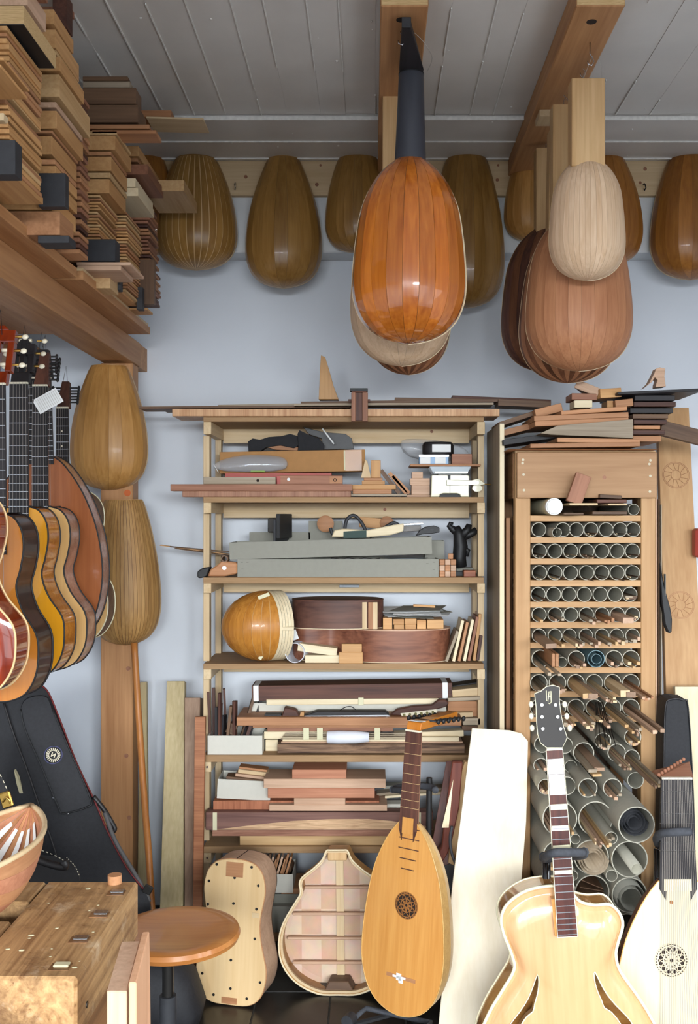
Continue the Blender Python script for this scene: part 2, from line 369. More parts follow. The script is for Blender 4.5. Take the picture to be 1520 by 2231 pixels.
# board-marked concrete ceiling: strips along the room, three strips across it near the far wall
ceil = struct('ceiling', G().box(XL-.1, XR+.1, YB-.1, YW+.1, HC+.012, HC+.1), M['ceil'])
xs = [-1.46,-1.36,-1.25,-1.16,-1.06,-.965,-.87,-.774,-.673,-.575,-.473,-.358,-.275,-.166,-.085,.01,.105,.204,.318,.393,.50,.60,.70,.79,.90,1.0,1.1,1.2,1.3,1.4,1.5,1.6,1.7,1.8,1.9]
for a, b in zip(xs, xs[1:]):
    dz = random.uniform(-.0015, .0015)
    obj('ceiling_board', G().box(a+.0002, b-.0002, YB-.1, 3.262, HC+dz, HC+.012), M['ceil'], ceil)
for a in xs[1:-1]:
    y1 = 3.26; y0 = 1.6
    while y0 < y1-.05:
        ln = random.uniform(.15, .9); e = min(y0+ln, y1)
        if random.random() < .72:
            obj('seam_ridge', G().box(a-.0016, a+.0016, y0, e, HC-.0042, HC+.004), M['ceilseam'], ceil)
        y0 = e+random.uniform(0, .12)
for a, b, dz in ((3.272, 3.463, -.012), (3.467, 3.625, -.012), (3.629, 3.80, -.013)):
    obj('ceiling_board', G().box(XL-.1, XR+.1, a, b, HC+dz, HC+.012), M['ceil'], ceil)
for y, dz in ((3.268, -.014), (3.465, -.0135), (3.627, -.0145)):
    obj('seam_ridge', G().box(XL-.1, XR+.1, y-.0025, y+.0025, HC+dz-.003, HC-.005), M['ceilseam'], ceil)
for k in range(46):     # blisters and drips in the paint
    x, y, r = random.uniform(-.9, 1.1), random.uniform(2.3, 3.6), random.uniform(.002, .005)
    obj('paint_drip', G().ball((0,0,0), r, 6, (1, random.uniform(.6, 1.8), .5)), M['ceilseam'], ceil, (x, y, HC-(.013 if y > 3.27 else .001)), smooth=1)
# white concrete lintel along the top of the far wall and the pine rail screwed to it
struct('trim_1', G().box(XL, XR, 3.68, YW-.001, uz(550, 3.68), HC-.013), M['trimwhite'], bev=.004)
rail = struct('trim_2', G().box(XL, XR, 3.655, 3.68, uz(426, 3.655), uz(346, 3.655)), M['pineX'], bev=.002)
for x, y in ((535,385),(690,402),(698,360),(1085,360),(1083,392),(1405,368),(1394,398),(1340,360),(450,400)):
    p = U(x, y, 3.654); k = random.uniform(.004, .008)
    obj('knot', G().cyl((0,0,0), (0,.004,0), k, n=10), M['mahogY'], rail, (p.x, 3.6535, p.z))
for x, y in ((512,398),(1403,400)):
    p = U(x, y, 3.64); h = obj('coat_hook', G().tube([(0,.02,0),(0,0,0),(0,-.012,-.008),(.002,-.014,-.02),(0,-.004,-.026),(0,.004,-.018)], .0022, 6), M['steel'] if x < 900 else M['black'], None, p, smooth=1)
    tag(h, 'small %s screw hook in the pine wall rail' % ('steel' if x < 900 else 'black'), 'hook')
# ceiling beams that carry the hanging lutes
BZ0 = HC-.07
def ceiling_beam(x0, x1, label, hooks):
    c = U(0, 0, 1); y0 = 2.432
    t = thing('ceiling_beam', label, 'beam', 'pine ceiling beams', ((x0+x1)/2, y0, BZ0))
    hx = (x1-x0)/2
    obj('timber', G().box(-hx, hx, 0, 3.65-y0, 0, .0685), M['pineorY'], t, bev=.003)
    obj('end_grain', G().box(-hx+.002, hx-.002, -.0012, 0, .002, .0665), M['chip'], t)
    for hxp, hy in hooks:
        obj('countersink', G().cyl((hxp-(x0+x1)/2, hy-y0, -.0006), (hxp-(x0+x1)/2, hy-y0, .001), .013, n=16), M['holes'], t)
    return t
ceiling_beam(.021, .137, 'pine ceiling beam above the glossy orange lute', [(.073, 2.50)])
ceiling_beam(.494, .613, 'pine ceiling beam above the row of unvarnished lute bodies', [(.548, 2.51)])
# ---------------------------------------------------------------- lumber rack on the left
RXR = -.843     # right face of its beam
t = thing('lumber_rack', 'orange pine post and beam rack holding up the piles of lumber', 'rack', None, (RXR, 3.55, 0))
def rk(name, g, m, **k):
    g.xf(Matrix.Translation((-RXR, -3.55, 0))); return obj(name, g, M[m], t, **k)
zb, zt = H+.545, H+.630
rk('beam', G().box(RXR-.112, RXR, .9, 3.665, zb, zt), 'pineorY', bev=.002)
rk('rear_beam', G().box(RXR-.50, RXR-.40, .9, 3.79, zb, zt), 'pineorY', bev=.002)
rk('post', G().box(ux(219, 3.57), ux(289, 3.57), 3.57, 3.655, 0, zb), 'pineorZ', bev=.003)
rk('wall_cleat', G().box(RXR-.112, ux(289, 3.57), 3.665, YW-.001, zb, zt), 'pineorX')
rk('support_plank', G().box(-1.40, -.779, .95, 2.655, zt, zt+.026), 'pineorY', bev=.001)
rk('support_plank', G().box(-1.40, -.768, 2.675, 3.48, zt, zt+.024), 'pineorY', bev=.001)
rk('edge_strip', G().box(-.80, -.772, 2.68, 3.47, zt+.024, zt+.034), 'pineY')
for z, x in ((1.05, -.87), (.93, -.865), (.62, -.872), (.40, -.861)):
    rk('knot', G().cyl((x, 3.5685, z), (x, 3.572, z), .008, n=10), 'mahogY')
rk('paint_spot', G().cyl((-.868, 3.5688, uz(1074, 3.57)), (-.868, 3.571, uz(1074, 3.57)), .012, n=12), 'orangespot')
def nth(i, n, top='top', end='bottom'):
    o = ['topmost','second','third','fourth','fifth','sixth','seventh','eighth','ninth','tenth','eleventh','twelfth','thirteenth','fourteenth']
    if i == 0: return 'topmost' if top == 'top' else 'first'
    if i == n-1: return 'lowest' if top == 'top' else 'last'
    if i < n/2: return '%s from %s' % (o[i], top)
    return '%s from %s' % (o[n-1-i], end)
PLANKZ = zt+.026
def lum(Y0, xf, yt, yb, xb, m, label, grp=None, name='timber_blank', wdt=.2, roll=0, zb_=None):
    """a sawn blank whose near right edge stands at photo column xf, lying along the rack"""
    X = (CX-xf)*Y0/F; Y1 = max(Y0+.02, X*F/(CX-xb)) if xb else Y0+.2
    z0, z1 = uz(yb, Y0), uz(yt, Y0)
    if zb_ is not None: z0 = zb_
    g = G().box(-wdt, 0, 0, Y1-Y0, 0, z1-z0)
    o = obj(name, g, M[m], None, (-X, Y0, z0), (0, R(roll), 0), bev=.0008)
    return tag(o, label, 'board' if name != 'timber_blank' else 'lumber', grp)
def rnd_m(*a): return random.choice(a)
# nearest stack: thin side slats under a chipboard block
for i in range(25):
    yt = 56+i*13.2
    lum(1.96+random.uniform(-.012, .012), 18+random.uniform(-6, 5)+(8 if i > 19 else 0), yt, yt+random.uniform(8.5, 11.5), 90+random.uniform(-2, 2), rnd_m('lumberY','lumberY','lumredY','cedarY','mapleY'),
        nth(i, 25)+' of the thin slats stacked below the chipboard block', 'thin slats in the nearest lumber stack', 'thin_board')
lum(1.96, 29, 368, 384, 94, 'lumberY', 'wide slat at the very bottom of the nearest lumber stack', None, 'thin_board')
cb = lum(1.96, 52, 12, 52, 122, 'chip', 'pale chipboard block with black laminated underside near the ceiling', None, 'chipboard_block')
obj('laminate', G().box(-.199, -.001, .001, .19, -.002, 0), M['black'], cb)
for (xf, yt, yb, xb, m, lb) in ((60,-32,11,100,'pinkY','pinkish block lying on top of the chipboard block'),(78,-48,-33,104,'mahogY','reddish thin board topmost on the nearest stack')):
    lum(1.97, xf, yt, yb, xb, m, lb)
for k, (yt, yb, xb) in enumerate(((125,131,64),(140,147,60))):
    lum(1.80, 8-k*6, yt, yb, xb, 'lumberY', ('upper' if k == 0 else 'lower')+' of two slats pulled out of the nearest stack', None, 'thin_board', .3)
sl = lum(1.93, 33, 305, 380, 48, 'slate', 'worn black block against the end of the nearest stack', None, 'black_block', .12)
lum(1.93, 8, 246, 262, 18, 'pineY', 'short pale stub block sticking out above the worn black block', None, 'timber_blank', .1)
# second stack: pale neck blanks
B = ((117,20,52,160,'lumberY'),(121,64,104,172,'lumberY'),(122,108,118,176,'mapleY'),(131,123,154,183,'lumberY'),(129,162,211,196,'mapleY'),(122,222,234,180,'pinkY'),(123,241,280,181,'lumberY'),(114,284,290,170,'lumredY'),
     (113,296,336,167,'lumberY'),(120,347,358,166,'lumredY'),(121,361,384,168,'lumberY'),(118,388,416,168,'lumberY'),(110,419,456,165,'lumberY'))
od = ('topmost','second','third','fourth','fifth','sixth','seventh','eighth','ninth','tenth','eleventh','twelfth','lowest')
for (xf, yt, yb, xb, m), nm in zip(B, od):
    lum(2.27, xf, yt, yb, xb, m, nm+' blank in the stack of pale blanks behind the thin slats', 'pale blanks in the second lumber stack')
lum(2.24, 142, 377, 450, 150, 'slate', 'scuffed black block leaning on the pale neck blanks', None, 'black_block', .06)
lum(2.26, 150, 513, 529, 165, 'slate', 'small black strip lying under the pale neck blanks', None, 'black_block', .07)
lum(2.27, 130, 460, 512, 160, 'lumredY', 'brown packing block hidden under the pale neck blanks', None)
for i in range(27):
    yt = 205+i*13.0
    lum(2.52+random.uniform(-.01, .01), 176+random.uniform(-4, 4), yt, yt+9, 193+random.uniform(-3, 3), rnd_m('lumredY','mahogY','rosewY','cedarY'), nth(i, 27)+' of the dark slats between two stacks of pale blanks', 'dark slats behind the pale blanks', 'thin_board', .25)
lum(2.50, 145, -14, 60, 158, 'rosewY', 'dark plank standing on the pale blanks at the ceiling', None, 'timber_blank', .035)
lum(2.57, 152, -14, 26, 162, 'mahogY', 'reddish plank behind the dark plank at the ceiling', None, 'timber_blank', .08)
o = bx('wood_board', 'long brown board jutting out of the rack at the top edge', 'board', 150, 288, -9, 3, 2.55, .06, M['cedarX'])
# third stack: walnut blocks on top, pale blanks and fine slats below
for (x0, xf, yt, yb, xb, m, lb) in ((180,278,166,176,286,'walnutX','thin walnut board topmost on the third stack'),(180,283,177,190,290,'greyw','grey brown board under the thin walnut board'),
      (180,296,191,226,308,'walnutX','upper of two big walnut blocks near the ceiling'),(180,300,228,266,319,'walnutX','lower of two big walnut blocks near the ceiling'),
      (180,325,271,280,343,'lumredX','wide brown board below the walnut blocks'),(200,340,283,291,352,'lumredX','wider brown board jutting out under the walnut blocks')):
    Y0 = 2.80; X = (CX-xf)*Y0/F; Y1 = X*F/(CX-xb)
    mm = M['greywX'] if m == 'greyw' else M[m]
    bx('timber_blank', lb, 'lumber', x0, xf, yt, yb, Y0, Y1-Y0, mm)
C = ((255,286,293,286,'mapleY'),(251,295,326,286,'lumberY'),(242,330,338,276,'lumredY'),(242,341,372,277,'lumberY'),(240,376,387,276,'mapleY'),(238,390,421,274,'lumberY'))
for (xf, yt, yb, xb, m), nm in zip(C, od):
    lum(2.80, xf, yt, yb, xb, m, nm+' blank in the pale stack below the walnut blocks', 'pale blanks in the third lumber stack', 'timber_blank', .26)
for i in range(21):
    yt = 425+i*7.1
    lum(2.80+random.uniform(-.01, .01), 216+random.uniform(-4, 6)-i*.2, yt, yt+4.6, 256+random.uniform(-3, 3), rnd_m('lumberY','mapleY','lumredY'), nth(i, 21)+' of the fine slats fanned out above the square black block', 'fine slats in the third lumber stack', 'thin_board', .14)
for i in range(25):
    yt = 462+i*7.0
    lum(3.0+random.uniform(-.008, .008), 276+random.uniform(-3, 3), yt, yt+4.4, 308+random.uniform(-4, 3), rnd_m('lumberY','mapleY','cedarY'), nth(i, 25)+' of the fine slats right of the square black block', 'fine slats in the fourth lumber stack', 'thin_board', .16)
bx('black_block', 'large square black block in the middle of the slats', 'block', 176, 251, 521, 570, 2.74, .05, M['slate'])
bx('thin_board', 'upper of two pinkish boards below the square black block', 'board', 166, 284, 571, 578, 2.72, .16, M['pinkX'])
bx('thin_board', 'lower of two pinkish boards below the square black block', 'board', 168, 263, 578, 589, 2.71, .14, M['pinkX'])
lum(2.80, 240, 592, 628, 258, 'mapleY', 'maple blank lying under the pinkish boards', None, 'timber_blank', .15)
bx('black_block', 'narrow black strip hanging in front of the maple blank', 'block', 250, 262, 590, 632, 2.88, .03, M['slate'])
lum(2.98, 264, 630, 672, 298, 'lumberY', 'thick pale blank lowest on the support plank', None, 'timber_blank', .2, zb_=zt+.034)
bx('black_block', 'upright black strip beside the thick pale blank', 'block', 297, 310, 625, 674, 3.14, .03, M['slate'])
bx('wood_board', 'upright walnut offcut leaning on the far slats', 'board', 303, 336, 565, 663, 3.17, .02, M['walnutZ'])
lum(3.2, 321, 675, 700, 333, 'lumberY', 'small pale block at the far end of the support plank', None, 'timber_blank', .12, zb_=zt+.034)
for i in range(26):
    yt = 440+i*8.2
    lum(3.22+random.uniform(-.006, .006), 322+random.uniform(-3, 4)+i*.25, yt, yt+5.8, 344+random.uniform(-3, 3)+(4 if i > 16 else 0), rnd_m('mahogY','rosewY','lumredY'), nth(i, 26)+' of the brown slats in the farthest stack', 'brown slats in the farthest lumber stack', 'thin_board', .2)
lum(3.02, 302, 318, 340, 356, 'lumberY', 'pale blank lying above the reddish blank near the wall rail', None, 'timber_blank', .14)
lum(3.04, 300, 344, 352, 350, 'lumredY', 'thin board just above the reddish blank', None, 'timber_blank', .14)
lum(3.0, 322, 358, 380, 356, 'mahogY', 'reddish blank jutting out towards the pale board', None, 'timber_blank', .18)
lum(3.0, 295, 388, 407, 333, 'spruceY', 'upper of two whitish blocks under the reddish blank', None, 'timber_blank', .12)
lum(3.0, 301, 409, 427, 336, 'spruceY', 'lower of two whitish blocks under the reddish blank', None, 'timber_blank', .14)
lum(3.2, 401, 392, 416, 429, 'mapleY', 'thick pale board jutting out in front of the striped mould', None, 'timber_blank', .13)
bx('wood_board', 'pale thin board jutting out under the ceiling', 'board', 318, 443, 255, 259, 3.05, .11, M['pineX'], tilt=1.5)
bx('wood_board', 'short brown board just below the ceiling strip', 'board', 300, 373, 240, 255, 3.12, .08, M['cedarX'])
# ---------------------------------------------------------------- ribbed bowls: moulds on the wall, hanging lutes
PEAR = [(0,0),(.012,.30),(.05,.62),(.12,.85),(.22,.97),(.32,1.0),(.45,.975),(.6,.895),(.75,.76),(.88,.605),(.97,.48),(1.0,.42)]
EGG = [(0,0),(.012,.28),(.05,.58),(.12,.82),(.22,.96),(.33,1.0),(.46,.97),(.6,.88),(.74,.72),(.86,.50),(.94,.32),(1.0,.16)]
def profile(P, L, hw, top=None, n=3):
    pts = [(b*hw, a*L) for a, b in P]
    if top is not None:
        k = top/(P[-1][1]*hw)
        pts = [(x*lerp(1, k, max(0, (z/L-.3)/.7)**3), z) for x, z in pts]
    return [(max(p[0], .0005), p[1]) for p in catmull(pts, n)]
def bowl(parent, prof, dk, nr, mat, seam, gap=.0006, arc=.35, th=.003, sub=3, name='rib', mats=None, back=None, cap=None, trange=(0, math.pi)):
    """shell of nr bent ribs over an outline in the x,z plane, bulging to -y; each rib is a part"""
    dd = lambda w_, z: w_*dk
    def cs(w_, z, t): return Vector((-w_*math.cos(t), -dd(w_, z)*math.sin(t), z))
    t0, t1 = trange
    for i in range(nr):
        a, b = lerp(t0, t1, i/nr), lerp(t0, t1, (i+1)/nr); rs = []
        for w_, z in prof:
            row = []
            ga = min(.4, gap/max(w_*(b-a), 1e-4))
            for j in range(sub+1):
                u = lerp(ga/2, 1-ga/2, j/sub)
                row.append(cs(w_, z, a).lerp(cs(w_, z, b), u).lerp(cs(w_, z, lerp(a, b, u)), arc))
            k = max(0.05, 1-th/max(w_, th*1.2))
            rs.append(row+[Vector((p.x*k, p.y*k, p.z)) for p in reversed(row)])
        g = G().rings(rs)
        obj(name, g, (mats[i % len(mats)] if mats else mat), parent, smooth=True)
    rs = [[cs(max(w_-th*.5, w_*.5), z, lerp(t0, t1, j/24)) for j in range(25)] for w_, z in prof]
    obj('lining', G().rings(rs, False), seam, parent, smooth=1)
    out = [(w_, z) for w_, z in prof]+[(-w_, z) for w_, z in reversed(prof)]
    if back: obj(back[0], G().prism([(x*1.006, z) for x, z in out], 0, back[2]), back[1], parent)
    w_, z = prof[-1]
    if cap:
        top = [(x.x, x.y) for x in (cs(w_, z, math.pi*j/16) for j in range(17))]
        obj('end_cap', G().prism(top, z-.004, z+.002, 'z'), cap, parent)
def mould(cx, hw, yt, yb, top, nr, mat, label, Y=3.655, gap=.0006, seam='holes', dk=.72, tilt=0, P=PEAR, group='lute moulds hung on the wall', cap=None, rough=None):
    base = U(cx, yb, Y); L = (yb-yt)*Y/F; k = Y/F
    t = thing('lute_mould', label, 'lute mould', group, (base.x, Y-.012, base.z), (0, R(tilt), 0))
    bowl(t, profile(P, L, hw*k, top*k), dk, nr, M[mat], M[seam], gap, back=('back_board', M['pineZ'], .011), cap=M[cap or mat], arc=.35)
    return t
mould(320, 66, 342, 560, 34, 9, 'mouldor', 'orange brown mould mostly hidden behind the pile of lumber')
mould(428, 89, 352, 590, 44, 17, 'mould', 'round mould with pale pinstripe joints beside the lumber pile', gap=.0032, seam='gut', dk=.8)
mould(618, 83, 351, 629, 34, 9, 'mould', 'tall mould with broad plain ribs left of the orange lute', dk=.75)
mould(780, 72, 346, 553, 40, 11, 'mould', 'small mould half covered by the left edge of the orange lute')
mould(1015, 83, 348, 672, 42, 11, 'mould', 'longest brown mould right behind the orange lute', dk=.75)
mould(1158, 61, 350, 528, 34, 9, 'mouldlt', 'small pale brown mould left of the hanging neck blocks')
mould(1318, 80, 348, 580, 36, 9, 'mouldor', 'orange brown mould peeking out behind the small pale lute body')
mould(1502, 88, 350, 611, 46, 9, 'mouldor', 'orange brown mould cut off by the right edge of the photo')
mould(239, 84, 800, 1068, 38, 9, 'mouldlt', 'broad ribbed pale mould hung high on the orange post', Y=3.57, dk=.7)
mould(276, 77, 1090, 1405, 40, 27, 'mouldfine', 'finely ribbed mould with many narrow strips low on the post', Y=3.57, gap=.0012, seam='rosewZ', dk=.75, tilt=-1)
# --- hanging lutes
def hang_hook(x, y, z0, z1, label, s=1):
    t = tag(obj('wire_hook', G().tube([(0,0,z1-z0),(0,0,.03),(.006*s,0,.022),(.010*s,0,.010),(.004*s,0,0),(-.005*s,0,.004),(-.006*s,0,.012)], .0016, 6), M['steel'], None, (x, y, z0), smooth=1), label, 'hook', 'hooks in the ceiling beams')
    return t
k = 2.75/F
base = U(889, 750, 2.75)
t = thing('lute', 'glossy orange lute with black neck hanging back to front from the beam', 'lute', None, base, (R(1), R(.6), 0))
L = 397*k
bowl(t, profile(EGG, L, 124*k, 34*k), .92, 11, M['yew'], M['holes'], .0009, back=('soundboard', M['spruceZ'], .003), arc=.08)
obj('edge_strip', G().tube([(w_*1.008, .001, z) for w_, z in profile(EGG, L, 124*k, 34*k)], .0014, 5), M['spruceZ'], t)
nk = 32*k
rs = []
for f_, w0 in ((-.02, 34*k), (.5, 30*k), (1, 27*k)):
    z = L+f_*186*k
    rs.append([(-w0*math.cos(math.pi*j/12), -.062*w0/(34*k)*math.sin(math.pi*j/12)*.62-.002, z) for j in range(13)]+[(w0, .006, z), (-w0, .006, z)])
obj('neck', G().rings(rs), M['neckblk'], t, smooth=True)
z = L+186*k
obj('neck_ring', G().rings([[(x*1.02, y*1.02, z-.001) for x, y, _ in rs[2]], [(x*1.02, y*1.02, z+.002) for x, y, _ in rs[2]]]), M['black'], t)
a = 27*k
obj('pegbox', G().hexa([(-a,-.03,z+.002),(a,-.03,z+.002),(a,.004,z+.004),(-a,.004,z+.004),(-a+.001,-.265,z+.004),(-a+.022,-.265,z+.004),(-a+.022,-.262,z+.026),(-a+.001,-.262,z+.026)]), M['ebonyY'], t, bev=.002)
obj('pegbox_tip', G().box(-a, -a+.023, -.269, -.2655, z+.003, z+.028), M['slate'], t, bev=.001)
obj('wire_loop', G().tube(catmull([(-a+.02,-.20,z+.03),(a*.2,-.16,z+.035),(a*.9,-.14,z+.02),(a*1.5,-.10,z+.002),(a*1.2,-.04,z-.01)], 5), .0008, 5), M['string'], t, smooth=1)
hang_hook(.073, 2.56, H+1.20, BZ0, 'steel wire hook holding the orange lute')
def hung(name, label, cx, hwpx, yb, ybt, Y, bl, bt, mat, nr, gap=.0005, seam='holes', mats=None, top=.28, bw=.09, blockm='mapleZ', dk=.85, tilt=0):
    """an unfinished lute body on a long square neck block"""
    k = Y/F; base = U(cx, yb, Y); L = (yb-ybt)*k; hw = hwpx*k
    t = thing(name, label, 'lute body', 'unfinished lute bodies hanging from the beams', base, (0, R(tilt), 0))
    bowl(t, profile(EGG, L, hw, hw*top), dk, nr, M[mat], M[seam], gap, mats=mats, back=('soundboard', M['pineZ'], .003), arc=.3)
    obj('edge_strip', G().tube([(w_*1.01, .0, z) for w_, z in profile(EGG, L, hw, hw*top)], .0012, 5), M['spruceZ'], t)
    x0 = ux(bl, Y)-base.x; zt_ = uz(bt, Y)-base.z
    obj('neck_block', G().box(x0, x0+bw, -.045, .01, L-.03, zt_), M[blockm], t, bev=.002)
    obj('screw_eye', G().tube([(x0+bw*.4, -.02, zt_-.005), (x0+bw*.4, -.02, zt_+.02), (x0+bw*.4+.006, -.02, zt_+.028), (x0+bw*.4, -.02, zt_+.036)], .0014, 5), M['steel'], t)
    return t
hung('unfinished_lute', 'whitish ribbed lute body low behind the glossy orange lute', 874, 111, 798, 420, 3.0, 833, 184, 'rawmaple', 13, tilt=0, bw=.122)
hung('unfinished_lute', 'brown striped lute body farthest behind the glossy orange lute', 890, 93, 817, 450, 3.28, 845, 215, 'rawdark', 15, mats=[M['rawdark'], M['rawpear']], tilt=-1, bw=.11)
t = hung('unfinished_lute', 'small pale finely ribbed lute body in front of the brown one', 1278, 83, 612, 350, 2.75, 1238, 185, 'rawmaple', 21, gap=.0005, seam='rawpear', top=.3)
hung('unfinished_lute', 'large smooth pinkish brown lute body behind the small pale one', 1260, 116, 809, 470, 2.95, 1198, 240, 'rawpear', 13)
hung('unfinished_lute', 'dark striped lute body just behind the smooth pinkish brown one', 1236, 108, 835, 500, 3.15, 1183, 292, 'rawdark', 17, mats=[M['rawdark'], M['rawpear']], tilt=1)
hung('unfinished_lute', 'dark lute body farthest back and left in the right row', 1192, 101, 812, 500, 3.35, 1163, 332, 'rawdark', 13, mats=[M['rawdark'], M['rosewZ']])
for x, y, z1, lb in ((.548,2.62,1.175,'steel S hook above the small pale lute body'),(.56,2.80,1.20,'steel hook above the smooth pinkish brown lute body'),(.552,2.97,1.21,'steel hook above the dark striped lute body')):
    hang_hook(x+.02, y, H+z1, BZ0, lb)
o = obj('hanging_wire', G().tube([U(1300,95,2.7), U(1268,178,2.72)], .0006, 5).tube([U(1300,95,2.7), U(1310,150,2.72), U(1312,200,2.74)], .0006, 5).tube([(.548*1.09,2.66,BZ0), U(1300,60,2.68), U(1298,78,2.7), U(1303,92,2.7)], .0014, 6).ball(U(1302,87,2.7), .005), M['string'])
tag(o, 'thin knotted wire looped over the small pale lute body', 'wire')
bx('wood_block', 'small pale block tucked under the right ceiling beam', 'block', 1175, 1207, 238, 253, 3.05, .08, M['pineY'])
# ---------------------------------------------------------------- fretted instruments
def mirror(half, n=5, cut=None):
    """closed outline from a half outline given bottom to top; cut replaces the right upper side"""
    a = catmull(half, n); b = catmull(cut or half, n)
    L_ = [(p[0], p[1]) for p in b]; R_ = [(-p[0], p[1]) for p in reversed(a)]
    return [p for i, p in enumerate(L_+R_) if i == 0 or (Vector(p)-Vector((L_+R_)[i-1])).length > 1e-5]
def plate(out, y, bulge, steps=(1, .93, .84, .7, .5, .28, .1), rim=.0, th=.004, c=(0, .2)):
    """an arched plate over an outline; bulges to -y"""
    rs = []
    for s_ in steps:
        q = 1-s_*s_; yy = y-bulge*(q**.8)+(rim if .75 < s_ < .97 else 0)
        rs.append([(c[0]+(x-c[0])*s_, yy, c[1]+(z-c[1])*s_) for x, z in out])
    g = G().rings(rs, True, False, True)
    bk = [(x, y+th, z) for x, z in out]
    b = len(g.v); n = len(out); g.v += bk
    g.f += [(j, (j+1) % n, b+(j+1) % n, b+j) for j in range(n)]; g.f.append(tuple(b+j for j in range(n)))
    return g
def side_wall(out, y0, y1, th=.003):
    c = Vector((sum(p[0] for p in out)/len(out), sum(p[1] for p in out)/len(out)))
    inn = [(c.x+(x-c.x)*(1-th/.15), c.y+(z-c.y)*(1-th/.2)) for x, z in out]
    f = lambda o, y: [(x, y, z) for x, z in o]
    return G().rings([f(out, y0), f(out, y1), f(inn, y1), f(inn, y0), f(out, y0)], True, False, False)
def guitar(name, label, cat, half, D, loc, rot, mt, ms, mb='binding', group=None, bulge=0, nl=.33, fbend=None, fw=(.05, .058), mfb='ebonyZ', mn='mahogZ', head='slot', mh='mahogZ', peg='ivory', hole=None, holer=.04, nfr=12, strings=6, dots=False, bridge=None, cut=None, pegbend=15, hl=.17):
    t = thing(name, label, cat, group, loc, rot)
    out = mirror(half, 5, cut); zt_ = half[-1][1]
    obj('side', side_wall(out, -D/2, D/2), M[ms], t, smooth=True)
    obj('back', G().prism(out, D/2-.003, D/2+.001), M[ms], t)
    obj('soundboard', plate(out, -D/2, bulge, c=(0, zt_*.45)) if bulge else G().prism(out, -D/2-.0025, -D/2), M[mt], t, smooth=True if bulge else False)
    for y in (-D/2-.001, D/2):
        obj('binding', G().tube([(x*1.004, y, z) for x, z in out], .0024, 6, True), M[mb], t, smooth=1)
    if hole:
        obj('soundhole', G().cyl((0, -D/2-.003, hole), (0, -D/2-.0005, hole), holer, n=28), M['holes'], t)
        obj('rosette', G().pipe((0, -D/2-.0032, hole), (0, -D/2-.001, hole), holer+.014, holer, 28), M['rosewZ'], t)
    if bridge: obj('bridge', G().box(-.085, .085, -D/2-.008, -D/2-.002, bridge-.013, bridge+.013).box(-.035, .035, -D/2-.012, -D/2-.008, bridge-.01, bridge+.01), M['rosewX'], t, bev=.001)
    y0 = -D/2-bulge-.002 if bulge else -D/2-.002
    zn = zt_+nl; fb0 = fbend if fbend else zt_*.78
    obj('neck', G().hexa([(-fw[1]/2, y0, zt_-.01),(fw[1]/2, y0, zt_-.01),(fw[1]/2*.6, y0+.028, zt_-.01),(-fw[1]/2*.6, y0+.028, zt_-.01),(-fw[0]/2, y0, zn),(fw[0]/2, y0, zn),(fw[0]/2*.6, y0+.02, zn),(-fw[0]/2*.6, y0+.02, zn)]), M[mn], t, bev=.004)
    fb = obj('fretboard', G().hexa([(-fw[1]/2, y0-.006, fb0),(fw[1]/2, y0-.006, fb0),(fw[1]/2, y0, fb0),(-fw[1]/2, y0, fb0),(-fw[0]/2, y0-.006, zn),(fw[0]/2, y0-.006, zn),(fw[0]/2, y0, zn),(-fw[0]/2, y0, zn)]), M[mfb], t)
    sl = (zn-(zt_ if nfr <= 12 else zt_))/(1-2**(-12/12)) if nfr <= 12 else (zn-zt_)/(1-2**(-14/12))
    for i in range(1, 22):
        z = zn-sl*(1-2**(-i/12))
        if z < fb0+.004: break
        w_ = lerp(fw[0], fw[1], (zn-z)/(zn-fb0))
        obj('fret', G().box(-w_/2, w_/2, y0-.0075, y0-.006, z-.0009, z+.0009), M['steel'], fb)
        if dots and i in (3, 5, 7, 9): obj('dot_inlay', G().cyl((0, y0-.0066, z+.01), (0, y0-.006, z+.01), .003, n=10), M['ivory'], fb)
    obj('nut', G().box(-fw[0]/2, fw[0]/2, y0-.009, y0, zn, zn+.005), M['ivory'], t)
    for i in range(strings):
        q = (i/(strings-1)-.5)*.86
        obj('string', G().cyl((q*fw[1]*1.05, y0-.011, bridge or fb0*.4), (q*fw[0], y0-.0095, zn+.004), .0004, n=4), M['gutdark'], t)
    hd = thing('x', '', '') ; bpy.data.objects.remove(hd)
    MT = Matrix.Translation((0, y0, zn+.005)) @ Matrix.Rotation(R(-pegbend), 4, 'X')
    if head in ('slot', 'solid', 'asym'):
        a, b = fw[0]/2, fw[0]/2*1.28
        if head == 'slot':
            g = G().box(-a, a, 0, .018, 0, .03).box(-b, -b+.016, 0, .018, .03, hl-.03).box(b-.016, b, 0, .018, .03, hl-.03).box(-.007, .007, 0, .018, .03, hl-.03).box(-b, b, 0, .018, hl-.03, hl).prism([(-b*.6, hl), (b*.6, hl), (b*.3, hl+.012), (-b*.3, hl+.012)], 0, .018)
        else:
            g = G().prism([(-a, 0), (a, 0), (b, .03), (b*1.05, hl*.6), (b*.85, hl), (0, hl-.012), (-b*.95, hl), (-b*1.05, hl*.6), (-b, .03)], 0, .015)
        hd = obj('headstock', g.xf(MT), M[mh], t, bev=.0015)
        for i in range(3):
            z = .05+i*.036
            for s_ in (-1, 1):
                if head == 'slot': obj('roller', G().cyl((s_*.009, .009, z), (s_*(b-.014), .009, z), .005, n=8).xf(MT), M['ivory'], hd, smooth=1)
                tn = obj('tuner', G().cyl((s_*b, .011, z), (s_*(b+.012), .011, z), .003, n=6).xf(MT), M['brass'], hd)
                obj('tuner_button', G().ball((s_*(b+.019), .013, z), .0085, 8, (1, .45, .8)).xf(MT), M[peg], tn, smooth=1)
    else:   # bent box with side pegs
